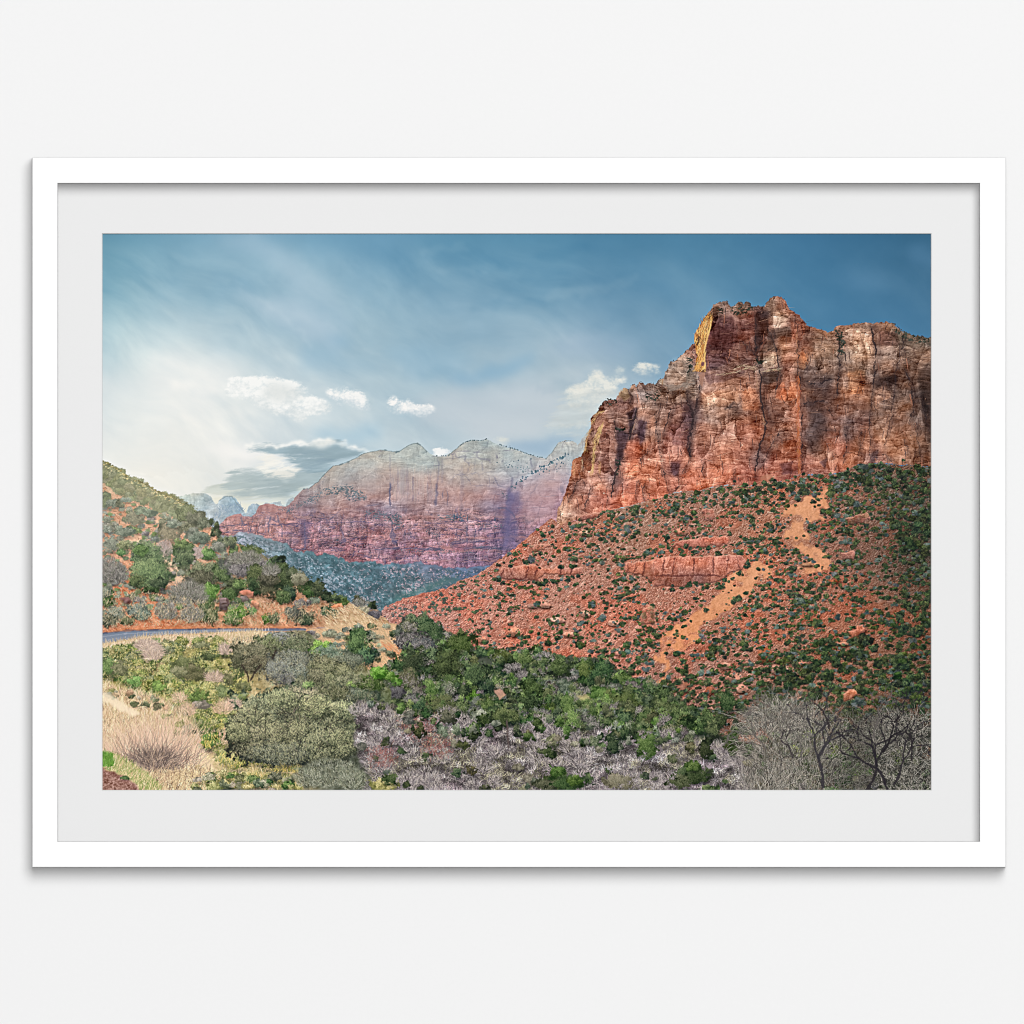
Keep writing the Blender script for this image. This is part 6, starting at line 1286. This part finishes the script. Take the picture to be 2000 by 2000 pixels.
    for it in ((30, 1120, 60, 34), (100, 1140, 60, 34), (150, 1180, 46, 30)):
        p = P('E', it[0], it[1])[0]; bush(p[0], p[1], it[2] * .285, it[3] * .285, tone(BRIGHT, .9), sh=.3)
    put('E', .2847, [(20, 1190, 60, 50, tone(GREEN, .8)), (60, 1230, 90, 50, tone(SAGE, .68)), (140, 1250, 80, 40, tone(GREY, .7))])


def scrub():
    """the thicket of leafless grey brush along the bottom"""
    q = np.concatenate([P('E', -100, 1320, 60, 1330, 300, 1390, 700, 1450, 850, 1500, 1200, 1475, 1290, 1550, 1650, 1495, 1932, 1545), P('F', 150, 1540, 300, 1560, 450, 1630, 640, 1560, 760, 1700, 760, 1945), P('E', 60, 1945, -40, 1800, -130, 1600)])
    b, m = pmask(q, jit=7, js=14, soft=2, seed=350)
    x = XX[b]; y = YY[b]
    t = fbm(x / 26, y / 17, 4, 351)
    over(b, m * .95, np.array([112, 104, 106], np.float32) + (t * 34 + 12 * tsl(TM, *x.shape))[..., None])
    for rep in range(5):
        n = 5200
        px, py = scatter(q, n).T
        hgt = fbm(px / 30, py / 20, 3, 352)
        sl = fbm(px / 30, (py + 7) / 20, 3, 352) - hgt                       # lit where the brush domes face up
        f1_, gap_, id_, ox_, oy_ = worley(px / 34 + .3 * fbm(px / 20, py / 20, 2, 358), py / 22, 359)
        f = np.clip((.88 + .24 * (oy_ + .1) + .16 * (id_ - .5)) * (.62 + .42 * sm(0, .34, gap_)) + .40 * sl * 2.2 + .10 * rep - .22, .34, 1.34)
        ang = 1.57 + 1.5 * fbm(px / 24, py / 24, 3, 353 + rep) + R.normal(0, .55, n)
        c = pick([(172, 163, 160), (150, 142, 142), (192, 183, 176), (104, 96, 98), (206, 197, 188), (84, 76, 80)], n, 12)
        k = fbm(px / 60, py / 40, 2, 357)[:, None]
        c = np.where(k > .35, c * np.array([.96, .97, .86]), np.where(k < -.4, c * np.array([1.0, .95, 1.0]), c))
        strokes(px, py, R.uniform(3, 12, n), ang, np.clip(c * f[:, None], 20, 235), curve=R.normal(0, .9, n), alpha=R.uniform(.35, .8, n))
    pts = scatter(q, 60); pts = pts[np.argsort(pts[:, 1])]
    for p in pts:
        s = R.uniform(12, 24)
        twigs(p[0], p[1], s * 1.4, s, [(172, 163, 160), (150, 142, 142), (196, 186, 178), (92, 84, 88)], int(s * 9), (84, 77, 80), L=10, base=.35, alpha=.7)
    for z, n, *v in (('E', 5, 200, 1440, 420, 1420, 430, 1540, 230, 1560), ('E', 4, 330, 1580, 540, 1570, 500, 1680, 350, 1680), ('E', 4, -20, 1640, 150, 1630, 120, 1760, -20, 1760)):
        m_ = n * 90
        px, py = scatter(P(z, *v), m_).T
        strokes(px + R.normal(0, 9, m_), py + R.normal(0, 6, m_), R.uniform(2, 9, m_), 1.2 + R.normal(0, .9, m_), pick([(162, 104, 96), (140, 84, 80), (118, 72, 70), (178, 124, 112)], m_, 10), curve=R.normal(0, .8, m_), alpha=R.uniform(.3, .65, m_))
    mixz = np.concatenate([P('E', -60, 1300, 300, 1350, 700, 1420, 1200, 1440, 1932, 1500), P('F', 120, 1500, 420, 1560, 560, 1660), P('E', 1932, 1640, 1200, 1600, 700, 1560, 200, 1500, -60, 1420)])
    pts = scatter(mixz, 70); pts = pts[np.argsort(pts[:, 1])]
    for p in pts:
        r = R.uniform(5, 12); k = R.random()
        bush(p[0], p[1], r * R.uniform(.8, 1.2), r * R.uniform(.9, 1.4), tone([JUN, GREEN, DARK, OLIVE, SAGE][R.integers(0, 5)], R.uniform(.75, 1.0)), 'cone' if k < .35 else 'round', edge=.45, sh=.45, contrast=1.25)
    for p in scatter(q, 46):
        r = R.uniform(4, 9); bush(p[0], p[1], r * 1.3, r, tone([OLIVE, SAGE, JUN, PALE][R.integers(0, 4)], R.uniform(.7, .95)), edge=.5, sh=.4, alpha=.85)
    for it in ((1260, 1870, 110, 70, tone(OLIVE, .72, 0, (60, 90, 40), .3)), (1180, 1900, 70, 50, tone(OLIVE, .7)), (1340, 1880, 110, 60, tone(GREEN, .62)), (1250, 1800, 60, 40, tone(GREEN, .8)), (1390, 1860, 60, 40, tone(GREEN, .8)), (1690, 1860, 90, 60, tone(PALE, .78)), (570, 1810, 40, 34, tone(JUN, .85)), (1210, 1670, 46, 36, tone(JUN, .7)), (1630, 1610, 44, 70, tone(JUN, .78)), (1880, 1620, 66, 90, tone(GREEN, .78)), (910, 1420, 96, 54, tone(JUN, .92)), (1060, 1560, 50, 26, tone(GREEN, .8)), (840, 1460, 40, 24, SAGE), (70, 1890, 90, 40, tone(YEL, 1.0)), (110, 1850, 60, 40, tone(GREEN, .75))):
        p = P('E', it[0], it[1])[0]; bush(p[0], p[1], it[2] * .2847, it[3] * .2847, it[4], edge=.42, leaf=1.5, sh=.4, contrast=1.1)
    pline(P('E', 915, 1440, 920, 1520, 925, 1640), (92, 80, 78), 3, .85, jit=1, seed=5)
    for it in ((240, 1810, 95, 60, tone(OLIVE, .7, 0, (70, 96, 40), .3)), (180, 1870, 90, 50, tone(OLIVE, .66)), (290, 1830, 70, 50, tone(GREEN, .62)), (250, 1760, 60, 36, tone(GREEN, .85)), (350, 1650, 44, 70, tone(JUN, .62)), (370, 1910, 60, 24, tone(GREEN, .8))):
        p = P('F', it[0], it[1])[0]; bush(p[0], p[1], it[2] * .2847, it[3] * .2847, it[4], edge=.42, leaf=1.5, sh=.5, contrast=1.15)


def dead():
    """the big pale-twigged trees in the right corner"""
    q = P('F', 640, 1400, 800, 1260, 1100, 1330, 1300, 1380, 1600, 1330, 1888, 1450, 1888, 1945, 700, 1945, 560, 1600)
    b, m = pmask(q, jit=16, js=24, soft=12, seed=360)
    x = XX[b]; y = YY[b]
    t = fbm(x / 22, y / 16, 4, 361)
    rt = sm(1560, 1800, x)
    base = np.array([104, 98, 84], np.float32) * (1 - .55 * rt)[..., None] + (t * 26)[..., None]
    over(b, m * (.30 + .40 * sm(1350, 1470, y)), np.clip(base, 16, 220))
    for z, n, c, *v in (('F', 10, (150, 170, 84), 1180, 1590, 1240, 1600, 1220, 1700, 1180, 1680), ('F', 14, (150, 164, 84), 1600, 1680, 1720, 1650, 1740, 1720, 1640, 1760), ('F', 10, (130, 160, 76), 1300, 1740, 1400, 1740, 1420, 1860, 1320, 1830), ('F', 8, (170, 186, 96), 1010, 1530, 1100, 1530, 1080, 1570), ('F', 8, (150, 160, 96), 950, 1640, 1040, 1660, 1000, 1720), ('F', 8, (190, 150, 126), 1300, 1600, 1420, 1600, 1400, 1680), ('F', 8, (180, 124, 92), 1800, 1620, 1880, 1620, 1880, 1720), ('F', 12, (60, 84, 50), 1240, 1780, 1400, 1840, 1300, 1932, 1240, 1900), ('F', 10, (60, 80, 44), 500, 1540, 660, 1540, 640, 1700, 520, 1680), ('F', 10, (176, 134, 116), 560, 1600, 700, 1500, 800, 1580)):
        for p in scatter(P(z, *v), n):
            r = R.uniform(4, 9); bush(p[0], p[1], r * 1.3, r, tone((np.array(c) * .6, np.array(c), np.array(c) * 1.25)), edge=.5, sh=.2, alpha=.7)
    fill(P('F', 1240, 1560, 1500, 1500, 1888, 1480, 1888, 1945, 1200, 1945), (36, 44, 38), .5, soft=14, jit=12, js=26, seed=364)
    for p in scatter(P('F', 640, 1480, 1300, 1440, 1888, 1480, 1888, 1945, 700, 1945), 150):
        r = R.uniform(3, 8); bush(p[0], p[1], r * 1.4, r, tone([DARK, OLIVE, GREEN, GREY, JUN][R.integers(0, 5)], R.uniform(.7, 1.0)), edge=.5, sh=.3, alpha=.75)
    pale = [(178, 170, 158), (156, 150, 140), (136, 132, 124), (192, 185, 174), (112, 110, 104)]

    def grow(x, y, a, L, w, col, dep, spread=.5):
        pts = [(x, y)]
        k = 5
        for i in range(k):
            a += R.normal(0, .16)
            x += math.cos(a) * L / k; y -= math.sin(a) * L / k; pts.append((x, y))
        pline(np.array(pts), col, w, .85, jit=.8, seed=R.integers(0, 90), taper=False, soft=.5)
        if dep > 0:
            for s in (-1, 1) if R.random() < .75 else (-1, 0, 1):
                grow(x, y, a + s * R.uniform(.25, spread + .2), L * R.uniform(.6, .85), max(1.1, w * .66), col, dep - 1, spread)
        return x, y
    for cx, cy, rx, ry, n, dk in ((830, 1440, 210, 110, 2200, 1.0), (1000, 1470, 180, 120, 1400, .95), (780, 1600, 220, 160, 1800, .95), (1150, 1540, 180, 150, 1200, .85), (1060, 1800, 250, 160, 1900, .9), (1380, 1600, 190, 150, 1000, .75), (1650, 1520, 210, 120, 1500, .85), (1600, 1620, 240, 190, 1300, .62), (1780, 1720, 190, 220, 1500, .55), (1350, 1850, 220, 110, 1000, .7), (800, 1850, 230, 110, 1700, .95), (1650, 1880, 220, 90, 800, .6)):
        p = P('F', cx, cy)[0]
        cols = [tuple(np.array(c) * dk) for c in pale] + [(60, 56, 54), (44, 42, 42)]
        a = R.uniform(0, 2 * np.pi, n); r = np.sqrt(R.random(n))
        px = p[0] + rx * .285 * r * np.cos(a); py = p[1] + ry * .285 * r * np.sin(a)
        px = px + R.normal(0, rx * .05, n); py = py + R.normal(0, ry * .06, n)
        fan = 1.57 - (px - p[0]) / (rx * .285) * .8 + .9 * fbm(px / 40, py / 40, 2, 362)
        n = int(n * .62); px, py, fan = px[:n], py[:n], fan[:n]
        strokes(px, py, R.gamma(3, 4.6, n) + 3, fan + R.normal(0, .5, n), pick(cols, n, 14), curve=-(px - p[0]) / (rx * .285) * .6 + R.normal(0, .7, n), alpha=R.uniform(.25, .75, n))
    n = 1600
    px, py = scatter(P('F', 1500, 1400, 1888, 1400, 1888, 1940, 1500, 1940), n).T
    strokes(px, py, R.uniform(6, 22, n), R.uniform(-.9, 2.6, n), pick([(42, 44, 42), (36, 40, 38), (150, 146, 138), (124, 120, 112), (176, 170, 160)], n, 8), curve=R.normal(0, .6, n), alpha=.55)
    for x, y, a, L, w, c, d in ((760, 1640, 2.2, 200, 3, (128, 122, 116), 4), (900, 1600, 1.9, 210, 3, (136, 130, 122), 4), (1000, 1700, 1.3, 190, 3, (130, 124, 118), 4), (1700, 1700, 1.9, 220, 3, (120, 114, 108), 4), (1500, 1560, 1.4, 190, 3, (120, 114, 110), 4), (1150, 1900, 1.6, 330, 7, (74, 70, 76), 4), (1150, 1640, 1.2, 150, 4, (80, 76, 80), 3), (1160, 1600, 1.9, 170, 4, (80, 76, 80), 3), (1450, 1930, 1.0, 330, 7, (58, 54, 58), 4), (1600, 1940, 1.9, 300, 6, (58, 54, 60), 4), (1640, 1880, 1.1, 280, 5, (66, 62, 66), 4), (1560, 1660, 1.0, 200, 4, (50, 46, 50), 3), (1760, 1720, 1.3, 250, 3.5, (60, 56, 58), 4), (940, 1700, 1.7, 150, 3.4, (80, 74, 76), 3), (1190, 1500, 1.5, 190, 4, (70, 64, 66), 3), (700, 1520, .6, 160, 2.4, (120, 114, 108), 3), (860, 1800, 1.8, 140, 2.4, (100, 94, 92), 3)):
        p = P('F', x, y)[0]; grow(p[0], p[1], a, L * .2847 * .62, w * .72, tuple(np.array(c) * .8), d)


def finish():
    global IMG
    # soft glare of the low sun over the left ridge
    g = np.exp(-(((XX - 300) / 190) ** 2 + ((YY - 960) / 120) ** 2))
    IMG += (np.array([250, 240, 214], np.float32) - IMG) * (g * .16)[..., None]
    land = blur((np.abs(IMG - SKY).sum(-1) > 5).astype(np.float32), 1.0)[..., None]
    g1 = IMG.mean(-1, keepdims=True)
    veg = sm(1180, 1290, YY + .10 * (XX - 900))[..., None]
    rich = g1 + (IMG - g1) * (.98 + .10 * veg)
    rich = 118 + (rich - 118) * (1.0 + .02 * veg) + 3.0 - 2.0 * veg
    IMG += (rich - IMG) * land
    hz = sm(640, 420, XX) * sm(1220, 1000, YY) * sm(880, 960, YY) * .09
    IMG += (np.array([214, 204, 178], np.float32) - IMG) * hz[..., None]
    d1 = IMG - blur(IMG, 1.5); d2 = IMG - blur(IMG, 5.0)
    s = IMG + d1 * .62 + d2 * .20
    IMG = np.clip(s, 0, 255)


def paint():
    global SKY
    sky()
    SKY = IMG.copy()
    for f in (far, cliff, talus, hill, valley, foreground, scrub, dead, finish): f()




paint()

# one vertex for every pigment sample; the sheet runs a little way under the mat
PD = MD - MT - 0.0006
k = (CAM_D - PD) / CAM_D
gx = ((XX - 1000.0) * S * k).astype(np.float32)
gz = (HANG + (1000.0 - YY) * S * k).astype(np.float32)
gx[:, 0] -= 0.003; gx[:, -1] += 0.003; gz[0] += 0.003; gz[-1] -= 0.003
co = np.stack([gx, np.full_like(gx, -PD), gz], -1).reshape(-1, 3)
idx = np.arange(H * W, dtype=np.int32).reshape(H, W)
quads = np.stack([idx[1:, :-1], idx[1:, 1:], idx[:-1, 1:], idx[:-1, :-1]], -1).reshape(-1, 4)
me = bpy.data.meshes.new('print')
me.vertices.add(H * W)
me.vertices.foreach_set('co', co.ravel())
me.loops.add(quads.size)
me.loops.foreach_set('vertex_index', quads.ravel())
me.polygons.add(len(quads))
me.polygons.foreach_set('loop_start', np.arange(0, quads.size, 4, dtype=np.int32))
me.update(calc_edges=True)
v = np.clip(IMG / 255.0, 0, 1)
lin = np.where(v <= 0.04045, v / 12.92, ((v + 0.055) / 1.055) ** 2.4)
ink = np.ones((H * W, 4), np.float32)
ink[:, :3] = np.clip(lin.reshape(-1, 3) * 0.92, 0, 1)
ca = me.color_attributes.new('ink', 'FLOAT_COLOR', 'POINT')
ca.data.foreach_set('color', ink.ravel())
pm = material('printed_paper', (0.8, 0.8, 0.8), 0.9, 0.0)
at_n = pm.node_tree.nodes.new('ShaderNodeAttribute')
at_n.attribute_name = 'ink'
pm.node_tree.links.new(at_n.outputs['Color'], pm.node_tree.nodes['Principled BSDF'].inputs['Base Color'])
me.materials.append(pm)
print_o = bpy.data.objects.new('print', me)
scene.collection.objects.link(print_o)
print_o.parent = pic
print_o.matrix_parent_inverse = pic.matrix_world.inverted()
print_o['label'] = 'landscape photograph of red canyon cliffs, scrub valley and cloudy blue sky'
